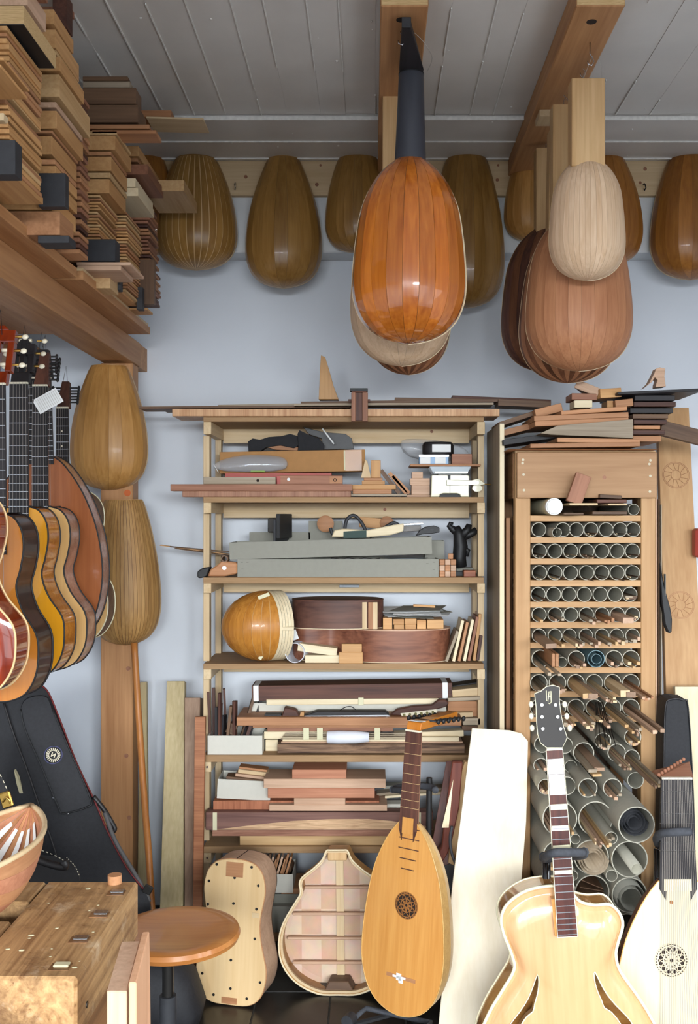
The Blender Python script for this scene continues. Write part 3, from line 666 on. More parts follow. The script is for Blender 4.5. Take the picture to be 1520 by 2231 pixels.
        g = G().hexa([(-fw[0]/2, 0, 0),(fw[0]/2, 0, 0),(fw[0]/2, .022, 0),(-fw[0]/2, .022, 0),(-fw[0]*.3, .002, hl),(fw[0]*.3, .002, hl),(fw[0]*.3, .02, hl),(-fw[0]*.3, .02, hl)])
        hd = obj('pegbox', g.xf(MT), M[mh], t, bev=.001)
        for i in range(6):
            z = .02+i*(hl-.04)/5
            obj('peg', G().cyl((-.038, .011, z), (.038, .011, z), .0028, n=6).ball((.043, .011, z), .008, 8, (.6, .5, 1)).ball((-.043, .011, z), .008, 8, (.6, .5, 1)).xf(MT), M[peg], hd, smooth=1)
    obj('hanging_cord', G().tube([Vector((-.008, 0, hl*.9)), Vector((0, -.005, hl+.05)), Vector((.008, 0, hl*.9))], .0009, 5).xf(MT), M['black'], t)
    return t
def half_guitar(L, ub, wa, lb):
    return [(0.0005,0),(lb*.36,.004*L),(lb*.72,.045*L),(lb*.94,.14*L),(lb,.25*L),(lb*.95,.36*L),(lerp(lb,wa,.7),.48*L),(wa,.60*L),(lerp(wa,ub,.55),.70*L),(ub,.81*L),(ub*.93,.91*L),(ub*.66,.978*L),(ub*.28,1.0*L),(.03,1.0*L)]
HG = 'instruments hanging under the lumber rack'
def at_px(cx, yb, Y): return U(cx, yb, Y)
# nearest first; body bottoms given in photo pixels
def sc(Y): return Y/F
g1 = half_guitar(.41, .10, .082, .125)
def hangit(name, label, cat, cxp, yb, Y, hp, wp, D, yaw, mt, ms, nut, **k):
    """hp: body height in px, wp: (upper, waist, lower) half widths in px, nut: row of the nut in px"""
    s_ = Y/F; L = hp*s_
    hf = half_guitar(L, wp[0]*s_, wp[1]*s_, wp[2]*s_)
    return guitar(name, label, cat, hf, D, U(cxp, yb, Y), (0, 0, R(yaw)), mt, ms, group=HG, nl=((yb-hp)-nut)*s_, **k)
hangit('hanging_guitar', 'dark red sunburst guitar nearest at the left photo edge', 'guitar', -92, 1516, 2.05, 444, (94,72,142), .07, -2, 'gred', 'gred', 880, mfb='ebonyZ', head='solid', mh='mahogZ', peg='ivory', fw=(.04,.046), mb='gut', bulge=.012, nfr=14, hl=.13)
hangit('hanging_guitar', 'orange topped guitar with dark glossy sides and reddish headstock', 'guitar', 3, 1521, 2.38, 403, (66,50,98), .09, -3, 'gorange', 'gdark', 845, head='slot', mh='gred', peg='ivory', fw=(.062,.068), hl=.135, mb='black')
hangit('hanging_guitar', 'bright yellow topped guitar with flamed amber sides', 'guitar', 57, 1472, 2.66, 368, (62,48,97), .085, -3, 'gyellow', 'gflame', 842, head='slot', mh='ebonyZ', mn='mahogZ', peg='ivory', fw=(.048,.054), hl=.11, mb='black')
hangit('hanging_guitar', 'pale spruce topped guitar with pinkish sides behind the yellow one', 'guitar', 100, 1456, 2.88, 352, (64,50,100), .075, -3, 'gpale', 'gpinkside', 846, head='box', mh='rosewZ', peg='black', fw=(.042,.048), hl=.10, mb='black')
s_ = 3.04/F
pear = [(x*s_, z*s_) for x, z in ((.1,0),(45,6),(85,32),(115,75),(130,130),(133,190),(122,262),(100,325),(74,372),(46,408),(22,424))]
guitar('hanging_cittern', 'pear shaped reddish brown lute with long dark fingerboard points', 'lute', pear, .07, U(98, 1418, 3.04), (0,0,R(-2)), 'gbrown', 'gpinkside', mb='black', group=HG, nl=165*s_, fw=(.066,.082), head='box', mh='ebonyZ', peg='ebonyZ', hl=.085, strings=8, pegbend=5, nfr=12, fbend=405*s_)
hangit('hanging_guitar', 'grey sided guitar farthest back below the black tuning pegs', 'guitar', 146, 1398, 3.28, 330, (74,60,98), .075, -3, 'gpale', 'walnutX', 893, head='box', mh='rosewZ', peg='black', fw=(.040,.046), hl=.09, dots=True, mb='binding')
# price tag on the neck of the pale guitar
tg = thing('price_tag', 'white striped paper tag tied to a dark guitar neck', 'tag', None, U(105, 873, 2.82), (0, R(-30), R(5)))
obj('card', G().prism([(-.038,-.022),(.036,-.022),(.036,.022),(-.032,.022),(-.038,.015)], 0, .0006), M['paper'], tg)
for i in range(11): obj('printed_line', G().box(-.030+i*.006, -.0288+i*.006, -.0004, 0, -.018, .018), M['string'], tg)
# ---------------------------------------------------------------- open shelving in the middle
SF, SB = 3.40, 3.70
SX0, SX1 = ux(443, SF), ux(1056, SF)
sh = thing('shelf_unit', 'tall open pine shelving unit against the far wall', 'shelf', None, (0, SF, 0))
def sp(name, g, m, **k): return obj(name, g.xf(Matrix.Translation((0, -SF, 0))), M[m], sh, **k)
LV = [(909,919,946),(1083,1095,1118),(1258,1271,1292),(1446,1458,1480),(1645,1660,1682),(1844,1858,1880),(2037,2050,2072)]   # shelf top, shelf underside, rail underside (rows at the front)
ZT = [uz(a, SF) for a, b, c in LV]
for i, (a, b, c) in enumerate(LV):
    z1, z0, zr = uz(a, SF), uz(b, SF), max(uz(c, SF), .004)
    sp('shelf_board', G().box(SX0, SX1-.004, SF-.003, SB, z0, z1), 'mdfX' if False else 'mdf', bev=.001)
    for x0, x1 in ((SX0, SX0+.026), (SX1-.026, SX1)):
        sp('side_rail', G().box(x0, x1, SF, SB, zr, z0), 'pineY', bev=.001)
        zn = uz(LV[i+1][0], SF) if i < len(LV)-1 else 0
        xa, xb = (x0, x0+.021) if x0 < 0 else (x1-.017, x1)
        o_ = .0105 if x0 < 0 else 0
        for ya in (SF+.06, SB-.044):
            if zr-zn > .01: sp('post', G().box(xa-(o_ if ya < SF+.1 else 0), xb-(o_ if ya < SF+.1 else 0)+(.004 if x0 > 0 and ya < SF+.1 else 0), ya, ya+.042, zn, zr), 'pineZ', bev=.001)
    sp('back_rail', G().box(SX0+.026, SX1-.026, SB-.022, SB, z0-.052, z0), 'pineX', bev=.001)
    for x in (SX0+.013, SX1-.013):
        if i > 3: sp('screw', G().cyl((x, SF-.0015, (z0+zr)/2), (x, SF+.001, (z0+zr)/2), .004, n=8), 'steel')
for px, py in ((580,930),(940,940),(838,1110),(1083-30,1108)):
    p = U(px, py, SB-.023); sp('knot', G().cyl((p.x, p.y, p.z), (p.x, p.y+.003, p.z), .006, n=9), 'mahogY')
def on(i): return ZT[i]+.0004
def put(i, name, label, cat, x0, x1, y0, Y, d, m, **k):
    """a box standing on shelf i"""
    return bx(name, label, cat, x0, x1, y0, 0, Y, d, M[m], z0=on(i), **k)
# --- on top
bx('wood_board', 'long curly maple plank laid across the top of the shelving', 'board', 375, 1088, 891, 908, 3.37, .16, M['curly'], z0=ZT[0]+.0005)
zz = uz(891, 3.37)
for (x0, x1, y0, y1, Y, tl, m, lb) in ((303,762,884,889,3.44,-.4,'walnutX','long thin dark board jutting out left above the plank'),(475,700,880,885,3.47,-1.0,'greywX','short grey brown veneer on the left of the plank'),
      (640,1075,878,883,3.40,-.3,'greywX','pale edged veneer in front of the wedge'),(655,1088,872,878,3.46,-.8,'walnutX','dark veneer lying behind the wedge'),
      (860,1095,868,874,3.50,1.0,'walnutX','dark board right of the wedge'),(985,1200,866,874,3.55,2.5,'rosewX','dark board bridging over to the tube rack'),(1085,1200,872,886,3.45,2.5,'walnutX','brown veneer hanging between the two racks'),(352,470,890,894,3.48,1.0,'walnutX','short dark veneer curling down at the left end')):
    bx('veneer_sheet', lb, 'veneer', x0, x1, y0, y1, Y, .1, M[m], tilt=tl, bev=.0005)
poly('wood_wedge', 'tall tapered wooden wedge standing on top of the shelving', 'wedge', ((694,870),(737,870),(726,840),(715,800),(708,778),(699,774),(697,800)), 3.43, .05, M['mouldlt'])
t = thing('planing_jig', 'dark red wooden jig with black cap hooked over the plank edge', 'jig', None, U(782, 918, 3.345))
def jp(name, x0, x1, y0, y1, m, y=0, d=.03):
    a, b = U(x0, y1, 3.345)-t.location, U(x1, y0, 3.345)-t.location
    obj(name, G().box(a.x, b.x, y, y+d, a.z, b.z), M[m], t, bev=.001)
jp('cheek', 765, 774, 855, 918, 'mahogZ', 0, .022); jp('cheek', 789, 801, 855, 918, 'mahogZ', 0, .022); jp('core', 774, 789, 855, 916, 'rosewZ', .004, .018); jp('cap', 762, 801, 846, 852, 'black', -.004, .03); jp('spacer', 766, 799, 852, 855, 'rosewX'); jp('hook_bar', 758, 806, 868, 874, 'rosewX', .022, .012)
# --- first shelf: spirit levels, carton, offcuts, cream machine
put(1, 'wood_board', 'lower reddish curly board jutting out left of the shelf', 'board', 397, 764, 1070, 3.395, .06, 'curlyred')
z1 = uz(1070, 3.395)
bx('wood_board', 'upper reddish board jutting out farthest left of the shelf', 'board', 371, 767, 1055, 1070, 3.395, .058, M['mahogX'], z0=z1+.0004)
z2 = uz(1055, 3.395)+.0004
t = bx('spirit_level', 'pale wooden bar with one round hole on the reddish boards', 'level', 443, 600, 1039, 1054, 3.40, .025, M['greywX'], z0=z2)
obj('hole', G().cyl((.062, -.0006, 0), (.062, .001, 0), .005, n=12), M['holes'], t)
t = bx('spirit_level', 'red brown wooden spirit level with silver disc', 'level', 603, 746, 1036, 1054, 3.43, .02, M['mahogX'], z0=z2)
obj('disc', G().cyl((-.072, -.0015, .002), (-.072, .001, .002), .0055, n=14), M['paper'], t); obj('red_end', G().box(-.112, -.100, -.0008, .03, -.0135, .0135), M['red'], t); obj('end_plate', G().box(.068, .109, -.001, 0, -.012, .012), M['cedarX'], t); obj('ring', G().pipe((.086, -.0018, 0), (.086, 0, 0), .006, .0035, 14), M['holes'], t)
t = bx('spirit_level', 'pinkish red level lying behind the wooden ones', 'level', 490, 722, 1030, 1046, 3.47, .03, M['red'], z0=z2)
for x in (-.05, .05, .10): obj('label_patch', G().box(x, x+.014, -.0006, 0, -.004, .004), M['paper'], t)
t = bx('carton', 'long brown cardboard carton sealed with tape', 'box', 478, 795, 982, 1029, 3.53, .10, M['cardboard'], tilt=-1.0)
obj('tape', G().box(.186, .244, -.0008, .1, -.036, .0365), M['tapebrown'], t); obj('torn_tape', G().box(.181, .186, -.0012, .002, -.034, .036), M['masking'], t)
# crumpled black leather scraps on the carton
def scrap(label, pts, Y, d, m='blackmatte', **k): return poly('leather_scrap', label, 'scrap', pts, Y, d, M[m], **k)
scrap('black crumpled leather scrap at the left on the carton', ((541,984),(540,962),(550,955),(566,958),(585,952),(612,950),(632,945),(648,950),(655,968),(640,976),(610,970),(580,974),(565,984)), 3.56, .04)
scrap('standing black sheet in the middle of the leather scraps', ((650,982),(648,945),(652,937),(672,947),(695,955),(706,970),(704,981)), 3.555, .02)
scrap('dark brown black sheet folded at the right of the scraps', ((660,930),(690,938),(712,942),(752,945),(766,955),(771,978),(705,980),(700,955),(672,946)), 3.60, .03, 'leather')
scrap('tan strip showing between the black scraps', ((575,972),(630,970),(650,974),(648,982),(600,980)), 3.575, .02, 'cedarX')
tag(obj('white_stick', G().cyl(U(702,934,3.545), U(727,967,3.54), .0028, n=8), M['paper'], smooth=1), 'thin white stick leaning on the black scraps', 'stick')
# plastic bag slumped over the carton end
t = thing('plastic_bag', 'crumpled clear plastic bag at the left of the carton', 'bag', None, U(540, 1030, 3.49))
bm_pts = [(462,1030),(464,1010),(480,1000),(510,992),(545,988),(585,990),(622,993),(627,1010),(626,1031)]
def bag(parent, pts, Y, depth, base, sd):
    random.seed(sd); rs = []
    for q in (0, .25, .5, .75, 1):
        f_ = math.sin(math.pi*(q*.9+.05)); c = U(sum(p[0] for p in pts)/len(pts), max(p[1] for p in pts), Y)
        rs.append([(lambda v: (v.x-base.x+random.uniform(-.006,.006), (q-.5)*depth+random.uniform(-.005,.005), max(.001, (v.z-base.z)*(.55+.45*f_))))(U(x, y, Y)) for x, y in pts])
    return obj('film', G().rings(rs), M['film'], parent, smooth=1, sub=1)
bag(t, bm_pts, 3.49, .05, t.location, 3)
obj('label_strip', G().box(.01, .06, -.005, .005, .002, .008), M['lime'], t); obj('tie', G().cyl((-.115, -.03, .028), (-.098, -.03, 0), .001, n=5), M['paper'], t)
random.seed(11)
# pale offcuts
for (x0,x1,y0,y1,Y,d,m,tl,lb) in ((760,886,1076,1081,3.44,.06,'greywX',0,'thin base strip under the stack of offcuts'),(768,853,1066,1076,3.45,.05,'lumredX',0,'brown strip second from below among the offcuts'),(767,862,1056,1066,3.45,.05,'lumberX',0,'honey coloured strip in the middle of the offcuts'),
     (788,838,1047,1056,3.46,.05,'lumberX',0,'short honey block on the offcut stack'),(792,833,1041,1047,3.46,.05,'cedarX',0,'thin reddish strip topping the offcut stack')):
    bx('wood_offcut', lb, 'offcut', x0, x1, y0, y1, Y, d, M[m], tilt=tl)
poly('wood_offcut', 'tapered pale offcut standing on the stack', 'offcut', ((786,1041),(808,1041),(800,1005),(795,1001)), 3.47, .03, M['pineZ'])
bx('wood_offcut', 'upright square block standing on the offcuts', 'offcut', 808, 829, 1003, 1041, 3.465, .03, M['lumberZ'])
for i, (a, b) in enumerate(((830, 870), (848, 885), (856, 892))):
    v0, v1 = U(b, 1075, 3.48), U(a, 1024+i*6, 3.48)
    ln = (v1-v0).length; tl = math.degrees(math.atan2(v1.x-v0.x, v1.z-v0.z))
    tag(obj('wood_offcut', G().box(-.007, .006, 0, .03, 0, ln), M['cedarZ' if i else 'walnutZ'], None, v0, (0, R(tl), 0)), ('left', 'middle', 'right')[i]+' of three strips leaning against the offcuts', 'offcut')
for (x0,x1,y0,y1,m,lb) in ((885,937,1078,1083,'pinkX','flat pink base under the three pinkish blocks'),(896,936,1057,1078,'pinkX','lowest of three pinkish blocks beside the cream machine'),(893,936,1042,1057,'pinkX','middle of three pinkish blocks beside the cream machine'),(897,921,1028,1042,'pinkX','small top block of the three pinkish blocks')):
    bx('wood_block', lb, 'block', x0, x1, y0, y1, 3.45, .05, M[m])
t = thing('cream_machine', 'cream enamelled bench machine with a pivoting side arm', 'machine', None, (ux(980, 3.42), 3.42, on(1)))
q = 3.44/F
arch = [(-42,0),(-24,0),(-21,6),(-15,8),(15,8),(21,6),(24,0),(42,0),(41,10),(42,46),(38,48),(-38,48),(-40,46),(-41,10)]
obj('housing', G().prism([(x*q, z*q) for x, z in arch], 0, .10), M['cream'], t, bev=.004)
obj('joint', G().box(-5*q, 1*q, -.001, .002, 38*q, 48*q), M['black'], t); obj('seam', G().box(-.8*q, .4*q, -.0005, .001, 8*q, 38*q), M['darkmetal'], t)
obj('dark_base', G().box(-40*q, 40*q, .01, .09, 0, 6*q), M['black'], t)
ar = obj('arm', G().prism([(x*q, z*q) for x, z in ((-8,25),(-8,37),(46,36),(60,40),(76,28),(60,24),(46,26))], -.014, -.002), M['cream'], t, bev=.001)
obj('pivot', G().cyl((58*q, -.017, 31*q), (58*q, -.013, 31*q), .005, n=12), M['steel'], ar)
obj('spindle', G().cyl((74*q, -.008, 28*q), (88*q, -.008, 27*q), .0018, n=8), M['brass'], ar)
obj('cam', G().prism([((58+11*math.cos(i*.5236))*q, (19+8*math.sin(i*.5236))*q) for i in range(12)], -.012, .0), M['cream'], t)
obj('top_tray', G().hexa([(-36*q,.0,50*q),(36*q,.0,50*q),(36*q,.09,50*q),(-36*q,.09,50*q),(-45*q,-.01,66*q),(46*q,-.01,66*q),(46*q,.1,66*q),(-45*q,.1,66*q)]), M['tapeclear'], t, bev=.002)
obj('tray_rim', G().box(-34*q, 38*q, -.012, 0, 51*q, 55*q), M['cream'], t)
obj('neck', G().box(-25*q, 25*q, .01, .09, 47*q, 51*q), M['darkmetal'], t)
zz = on(1)+66.5*q
bx('wood_board', 'thin brown board lying on the cream machine', 'board', 893, 1047, 1011, 1016, 3.42, .14, M['cedarX'], z0=zz)
zz2 = uz(1011, 3.42)+.0004
t = bx('blue_box', 'small blue and white box on the thin board', 'box', 913, 977, 991, 1011, 3.44, .06, M['blue'], z0=zz2)
obj('lid', G().box(-.051, .051, -.001, .061, .009, .0165), M['tapeclear'], t); obj('label_patch', G().box(-.047, -.012, -.0014, 0, -.014, .008), M['paper'], t); obj('label_patch', G().box(.004, .040, -.0014, 0, -.014, .008), M['paper'], t)
bx('wood_block', 'reddish brown block on the thin board', 'block', 984, 1028, 989, 1011, 3.44, .06, M['mahogX'], z0=zz2)
t = thing('parts_pack', 'dark round pack with white label inside clear wrapping', 'pack', None, U(955, 991, 3.46))
obj('pack', G().rings([[(.055*math.cos(2*math.pi*i/20)*k_, .03+.03*math.sin(2*math.pi*i/20)*k_, z) for i in range(20)] for k_, z in ((.9, 0),(1, .006),(1, .035),(.85, .046))]), M['leather'], t, smooth=True)
obj('label_patch', G().box(-.022, .042, -.0022, .002, .010, .036), M['paper'], t)
t = thing('plastic_bag', 'clear plastic bag fanning out behind the white label pack', 'bag', None, U(950, 1008, 3.55))
bag(t, [(905,1008),(875,975),(868,955),(900,953),(950,957),(1000,965),(1028,988),(1028,1005)], 3.55, .06, t.location, 5)
random.seed(12)
# --- second shelf: grey trays with tools
def tray(label, x0, x1, y0, y1, Y, d, tilt=0, m='greybox', z0=None, staples=True, name='cardboard_tray'):
    a, b = U(x0, y1, Y), U(x1, y0, Y); za = a.z if z0 is None else z0
    t = thing(name, label, 'tray', None, ((a.x+b.x)/2, Y, za), (0, R(tilt), 0)); hx, h = (b.x-a.x)/2, b.z-za
    obj('front', G().box(-hx, hx, 0, .003, 0, h), M[m], t); obj('rear', G().box(-hx, hx, d-.003, d, 0, h), M[m], t)
    obj('end', G().box(-hx, -hx+.003, .003, d-.003, 0, h), M[m], t); obj('end', G().box(hx-.003, hx, .003, d-.003, 0, h), M[m], t); obj('bottom', G().box(-hx+.003, hx-.003, .003, d-.003, 0, .003), M[m], t)
    if staples:
        for x, z in ((-hx+.015, h*.82), (-hx+.034, h*.82), (-hx+.017, h*.45), (hx-.016, h*.82), (hx-.038, h*.75), (hx-.016, h*.4)): obj('staple', G().box(x-.004, x+.004, -.0006, 0, z-.0005, z+.0005), M['darkmetal'], t)
    return t
tray('lower of two long grey cardboard trays', 517, 955, 1218, 1260, 3.41, .22, z0=on(2))
tray('upper long grey cardboard tray lying slightly askew', 500, 941, 1176, 1213, 3.415, .17, tilt=-1.6, staples=False)
tray('small grey carton behind the right end of the trays', 925, 968, 1178, 1258, 3.55, .09, z0=on(2), staples=False)
tray('flat grey carton behind the black plane', 543, 675, 1160, 1200, 3.60, .07, staples=False)
tray('tall grey carton behind the sanding block', 672, 745, 1135, 1200, 3.60, .06, staples=False)
t = thing('metal_plane', 'long black steel plane standing across the upper tray', 'plane', None, U(606, 1180, 3.44), (0, 0, R(-10)))
obj('sole', G().box(-.012, -.004, -.02, .16, 0, .075), M['slate'], t, bev=.001); obj('body', G().box(-.004, .010, -.015, .15, .01, .095), M['black'], t, bev=.002)
obj('handle_block', G().box(-.055, -.012, .06, .10, .03, .08), M['darkmetal'], t, bev=.003)
t = thing('wood_clog', 'wooden clog shaped tool with green band and grey straps', 'tool', None, U(800, 1172, 3.46))
def cl(pts): return [(lambda v: (v.x-t.location.x, v.z-t.location.z))(U(x, y, 3.46)) for x, y in pts]
obj('sole_block', G().prism(cl(((722,1170),(728,1155),(748,1152),(800,1155),(850,1145),(880,1140),(878,1158),(850,1166),(800,1171))), 0, .05), M['spruceX'], t, bev=.003)
obj('green_band', G().prism(cl(((748,1173),(748,1158),(798,1155),(798,1172))), -.003, .053), M['greentape'], t)
for pts in (((750,1158),(754,1135),(764,1124),(775,1125),(788,1140),(797,1158)), ((805,1170),(830,1155),(850,1142),(860,1139),(872,1147)), ((719,1150),(722,1160),(728,1168))):
    obj('strap', G().tube(catmull([(a, .015, b) for a, b in cl(pts)], 4), .006, 7), M['slate'], t, smooth=1)
for (x, y, r, lb) in ((709, 1141, 19, 'round pale wooden disc peeking over the tall carton'), (842, 1140, 16, 'round wooden disc behind the clog tool')):
    p = U(x, y, 3.57); tag(obj('wood_disc', G().lathe([(r*q*.7, 0), (r*q, .003), (r*q, .012), (r*q*.7, .015)], 20).xf(Matrix.Rotation(R(90), 4, 'X')), M['lumredX'], None, p, smooth=True), lb, 'disc')
bx('wood_offcut', 'brown offcut lying behind the wooden clog tool', 'offcut', 783, 838, 1128, 1150, 3.56, .03, M['lumberX'], tilt=4)
bx('metal_rule', 'light metal rule resting over the tray end', 'rule', 868, 922, 1140, 1144, 3.50, .03, M['steel'], tilt=-4)
bx('metal_rule', 'dark slotted bar under the light metal rule', 'rule', 872, 917, 1145, 1158, 3.53, .02, M['darkmetal'], tilt=-2)
t = poly('black_rest', 'black curved rest with two slots at the tray end', 'rest', ((905,1168),(913,1156),(925,1148),(945,1145),(957,1149),(957,1160),(940,1163),(920,1164)), 3.43, .015, M['black'], bev=.002)
for x in (-.012, .012): obj('slot', G().prism([(x+.007*math.cos(i*.6283), .004+.003*math.sin(i*.6283)) for i in range(10)], -.0008, 0), M['slate'], t)
t = thing('stand_part', 'black jointed instrument stand folded upright on the shelf', 'stand', None, (ux(1003, 3.50), 3.50, on(2)+.0142))
def st(pts, r): obj('link', G().tube([U(x, y, 3.50)-t.location for x, y in pts], [k_*q for k_ in r] if isinstance(r, (list, tuple)) else r*q, 8), M['black'], t, smooth=1)
st(((1003,1236),(1000,1215),(1003,1190),(1000,1165),(992,1148)), (14,15,16,13,9)); st(((995,1160),(985,1152),(977,1145),(980,1140),(987,1141)), (9,8,5,4,3)); st(((1005,1168),(1018,1155),(1022,1142)), (12,9,6)); st(((1008,1172),(1025,1163),(1038,1155)), (8,8,8)); st(((1008,1195),(1020,1200),(1016,1212)), (8,5,4))
obj('foot_plate', G().box(-.03, .03, -.02, .05, -.014, -.0), M['black'], t)
for r_, row in enumerate(((958,993,3),(958,993,3),(958,993,3))):
    for c_ in range(3):
        x = 957+c_*12.3; y = 1257-r_*13
        bx('wood_cube', '%s cube in the %s row of small reddish cubes' % (('left','middle','right')[c_], ('bottom','middle','top')[r_]), 'block', x, x+11.6, y-12.4, y, 3.43+random.uniform(-.004,.004), .03, M['pinkX' if (r_+c_) % 2 else 'cedarX'], 'small cubes by the lower tray', z0=None if r_ else on(2))
bx('wood_cube', 'single reddish cube on top of the small cubes', 'block', 976, 987, 1206, 1218, 3.44, .02, M['cedarX'])
bx('wood_block', 'resinous striped block at the right end of the second shelf', 'block', 1010, 1036, 1243, 1258, 3.43, .05, M['curlyX'], z0=on(2))
put(2, 'grey_card', 'low grey card box behind the striped block', 'box', 994, 1031, 1238, 3.52, .08, 'greybox')
p = U(885, 1217, 3.50); tag(obj('white_plate', G().lathe([(.02, 0), (.07, .004), (.076, .007), (.07, .007), (.02, .004)], 28), M['tapeclear'], None, (p.x, 3.51, p.z-.003), smooth=True), 'round white plate between the two trays', 'plate')
tag(obj('dark_chain', G().tube(catmull([U(720+i*12, 1217+(i % 3)*2, 3.43) for i in range(10)], 2), .005, 6), M['leather'], smooth=1), 'dark crumpled cord in the lower tray', 'cord')
t = thing('hand_plane', 'brown wooden hand plane with silver pivot and black toe', 'plane', None, (ux(475, 3.40), 3.40, on(2)))
def hp_(pts): return [(lambda v: (v.x-t.location.x, v.z-t.location.z))(U(x, y, 3.40)) for x, y in pts]
obj('body', G().prism(hp_(((452,1256),(458,1240),(472,1232),(482,1222),(516,1226),(516,1250),(488,1256))), 0, .05), M['cedarX'], t, bev=.004); obj('toe', G().prism(hp_(((430,1258),(430,1245),(440,1238),(458,1235),(450,1256),(436,1260))), -.004, .04), M['black'], t, bev=.003)
obj('pivot', G().cyl((13.5*q, -.003, 20*q), (13.5*q, .001, 20*q), .007, n=14), M['steel'], t, smooth=True); obj('horn', G().pipe((14*q, -.004, 40*q), (14*q, .06, 40*q), .012, .008, 16), M['walnutY'], t, smooth=True)
for i, (a, b) in enumerate((((348,1189),(500,1208)), ((370,1192),(502,1203)), ((380,1196),(500,1211)))):
    v0, v1 = U(a[0], a[1], 3.55), U(b[0], b[1], 3.58); dv = v1-v0
    tag(obj('thin_strip', G().box(0, dv.length, 0, .03, 0, .003), M['walnutX' if i else 'lumberX'], None, v0, (0, math.atan2(-dv.z, dv.x), 0)), ('longest','middle','lowest')[i]+' of the thin strips sticking out left at the second shelf', 'strip')
p = U(757, 1277, SF-.005); tag(obj('tape_tube', G().cyl((-.036, -.004, 0), (.036, -.004, 0), .0055, n=10), M['tapeclear'], None, (p.x, SF+.275, uz(1277, SF+.27)), smooth=True), 'clear plastic tube fixed to the rail under the second shelf', 'tube')
# --- third shelf: lute shell on its side, bent guitar rims, papers
def tilt_of(v0, v1): return math.atan2(v1.x-v0.x, v1.z-v0.z)
t = thing('lute_shell', 'amber ribbed lute shell standing on edge with pale striped rim', 'lute shell', None, (ux(578, 3.44), 3.47, on(3)), (0, 0, R(0)))
q = 3.45/F
hsh = 77*q; prof = []
for i in range(17):
    a = math.pi*i/16
    prof.append((max(.001, hsh*math.sin(a)), hsh-hsh*math.cos(a)))
gb = thing('x', '', ''); bpy.data.objects.remove(gb)
MS = Matrix.Rotation(R(-62), 4, 'Z')
n0 = set(bpy.data.objects)
bowl(t, prof, 1.30, 15, M['mouldor'], M['gut'], .0014, arc=.8, mats=[M['mouldor2']], trange=(.0, math.pi))
for o in set(bpy.data.objects)-n0: o.rotation_euler = (0, 0, R(-62))
def shell_pt(ang, r, out): return MS @ Vector((r*math.cos(ang), out, hsh+r*math.sin(ang)))
for k_ in range(5):
    rs = []
    for i in range(33):
        a = -math.pi/2+2*math.pi*i/32
        rs.append([shell_pt(a, hsh*f_*(1-.05*k_*0), y) for f_, y in ((1.0, k_*.0105), (1.0, k_*.0105+.0095), (.95, k_*.0105+.0095), (.95, k_*.0105))])
    obj('rim_strip', G().rings(rs, True), M['spruceX'], t, smooth=True)
obj('rim_joint', G().rings([[shell_pt(-math.pi/2+2*math.pi*i/32, hsh*f_, y) for f_, y in ((.992, 0), (.992, .05), (.955, .05), (.955, 0))] for i in range(33)], True), M['holes'], t)
obj('neck_joint_tab', G().box(.0, .052, -.006, .006, -.006, .006).xf(Matrix.Translation((hsh*.42, -hsh*.80, hsh*1.0))), M['spruceX'], t, bev=.001)
for z_, a in ((hsh*1.86, 20), (hsh*.2, -20)): obj('tape', G().box(-.01, .03, -.002, 0, -.006, .006).xf(Matrix.Translation((-.01, -hsh*.62, z_)) @ Matrix.Rotation(R(a-40), 4, 'Y')), M['masking'], t)
def rim_outline(pts, n=5): return [(p[0], p[1]) for p in catmull(pts, n, True)]
# lower guitar rim: waisted outline lying flat, seen from the edge
q = 3.5/F
def gr(name, label, out, z0, h, mats, ms, lid=None, endb=None, th=.003):
    c = Vector((sum(p[0] for p in out)/len(out), sum(p[1] for p in out)/len(out), z0))
    t = thing(name, label, 'guitar rim', None, c)
    o2 = [(x-c.x, y-c.y) for x, y in out]; f = lambda o, z: [(x, y, z) for x, y in o]; inn = [(x*.97, y*.96) for x, y in o2]
    obj('side', G().rings([f(o2, 0), f(o2, h), f(inn, h), f(inn, 0), f(o2, 0)], True, False, False), M[ms], t, smooth=True)
    if lid: obj('plate', G().prism([(x*1.005, y*1.005) for x, y in o2], h, h+.003, 'z'), M[lid], t)
    obj('lower_edge', G().prism([(x*1.003, y*1.003) for x, y in o2], 0, .002, 'z'), M['spruceX'], t)
    return t
X = lambda px: ux(px, 3.47)
low = rim_outline([(X(982),3.52),(X(960),3.445),(X(890),3.412),(X(815),3.418),(X(770),3.45),(X(725),3.485),(X(690),3.47),(X(655),3.47),(X(636),3.52),(X(660),3.60),(X(760),3.60),(X(860),3.63),(X(950),3.61)])
gr('unfinished_guitar', 'reddish mahogany guitar rim lying flat on the third shelf', low, on(3), uz(1372, 3.45)-on(3), None, 'mahogrim', lid='pinkX')
zl = uz(1372, 3.45)+.0045
up = rim_outline([(X(835),3.50),(X(822),3.455),(X(790),3.43),(X(735),3.418),(X(680),3.43),(X(645),3.46),(X(636),3.52),(X(670),3.59),(X(740),3.61),(X(810),3.58)])
t = gr('unfinished_guitar', 'dark rosewood guitar rim stacked on the mahogany one', up, zl, uz(1309, 3.44)-zl, None, 'rosewrim', lid='rosewX')
hb = uz(1309, 3.44)-zl
for x in (789, 802, 812): obj('end_block', G().box(ux(x, 3.45)-t.location.x, ux(x+10, 3.45)-t.location.x, 3.428-t.location.y, 3.44-t.location.y, 0, hb*.96), M['pineZ' if x != 802 else 'cedarZ'], t)
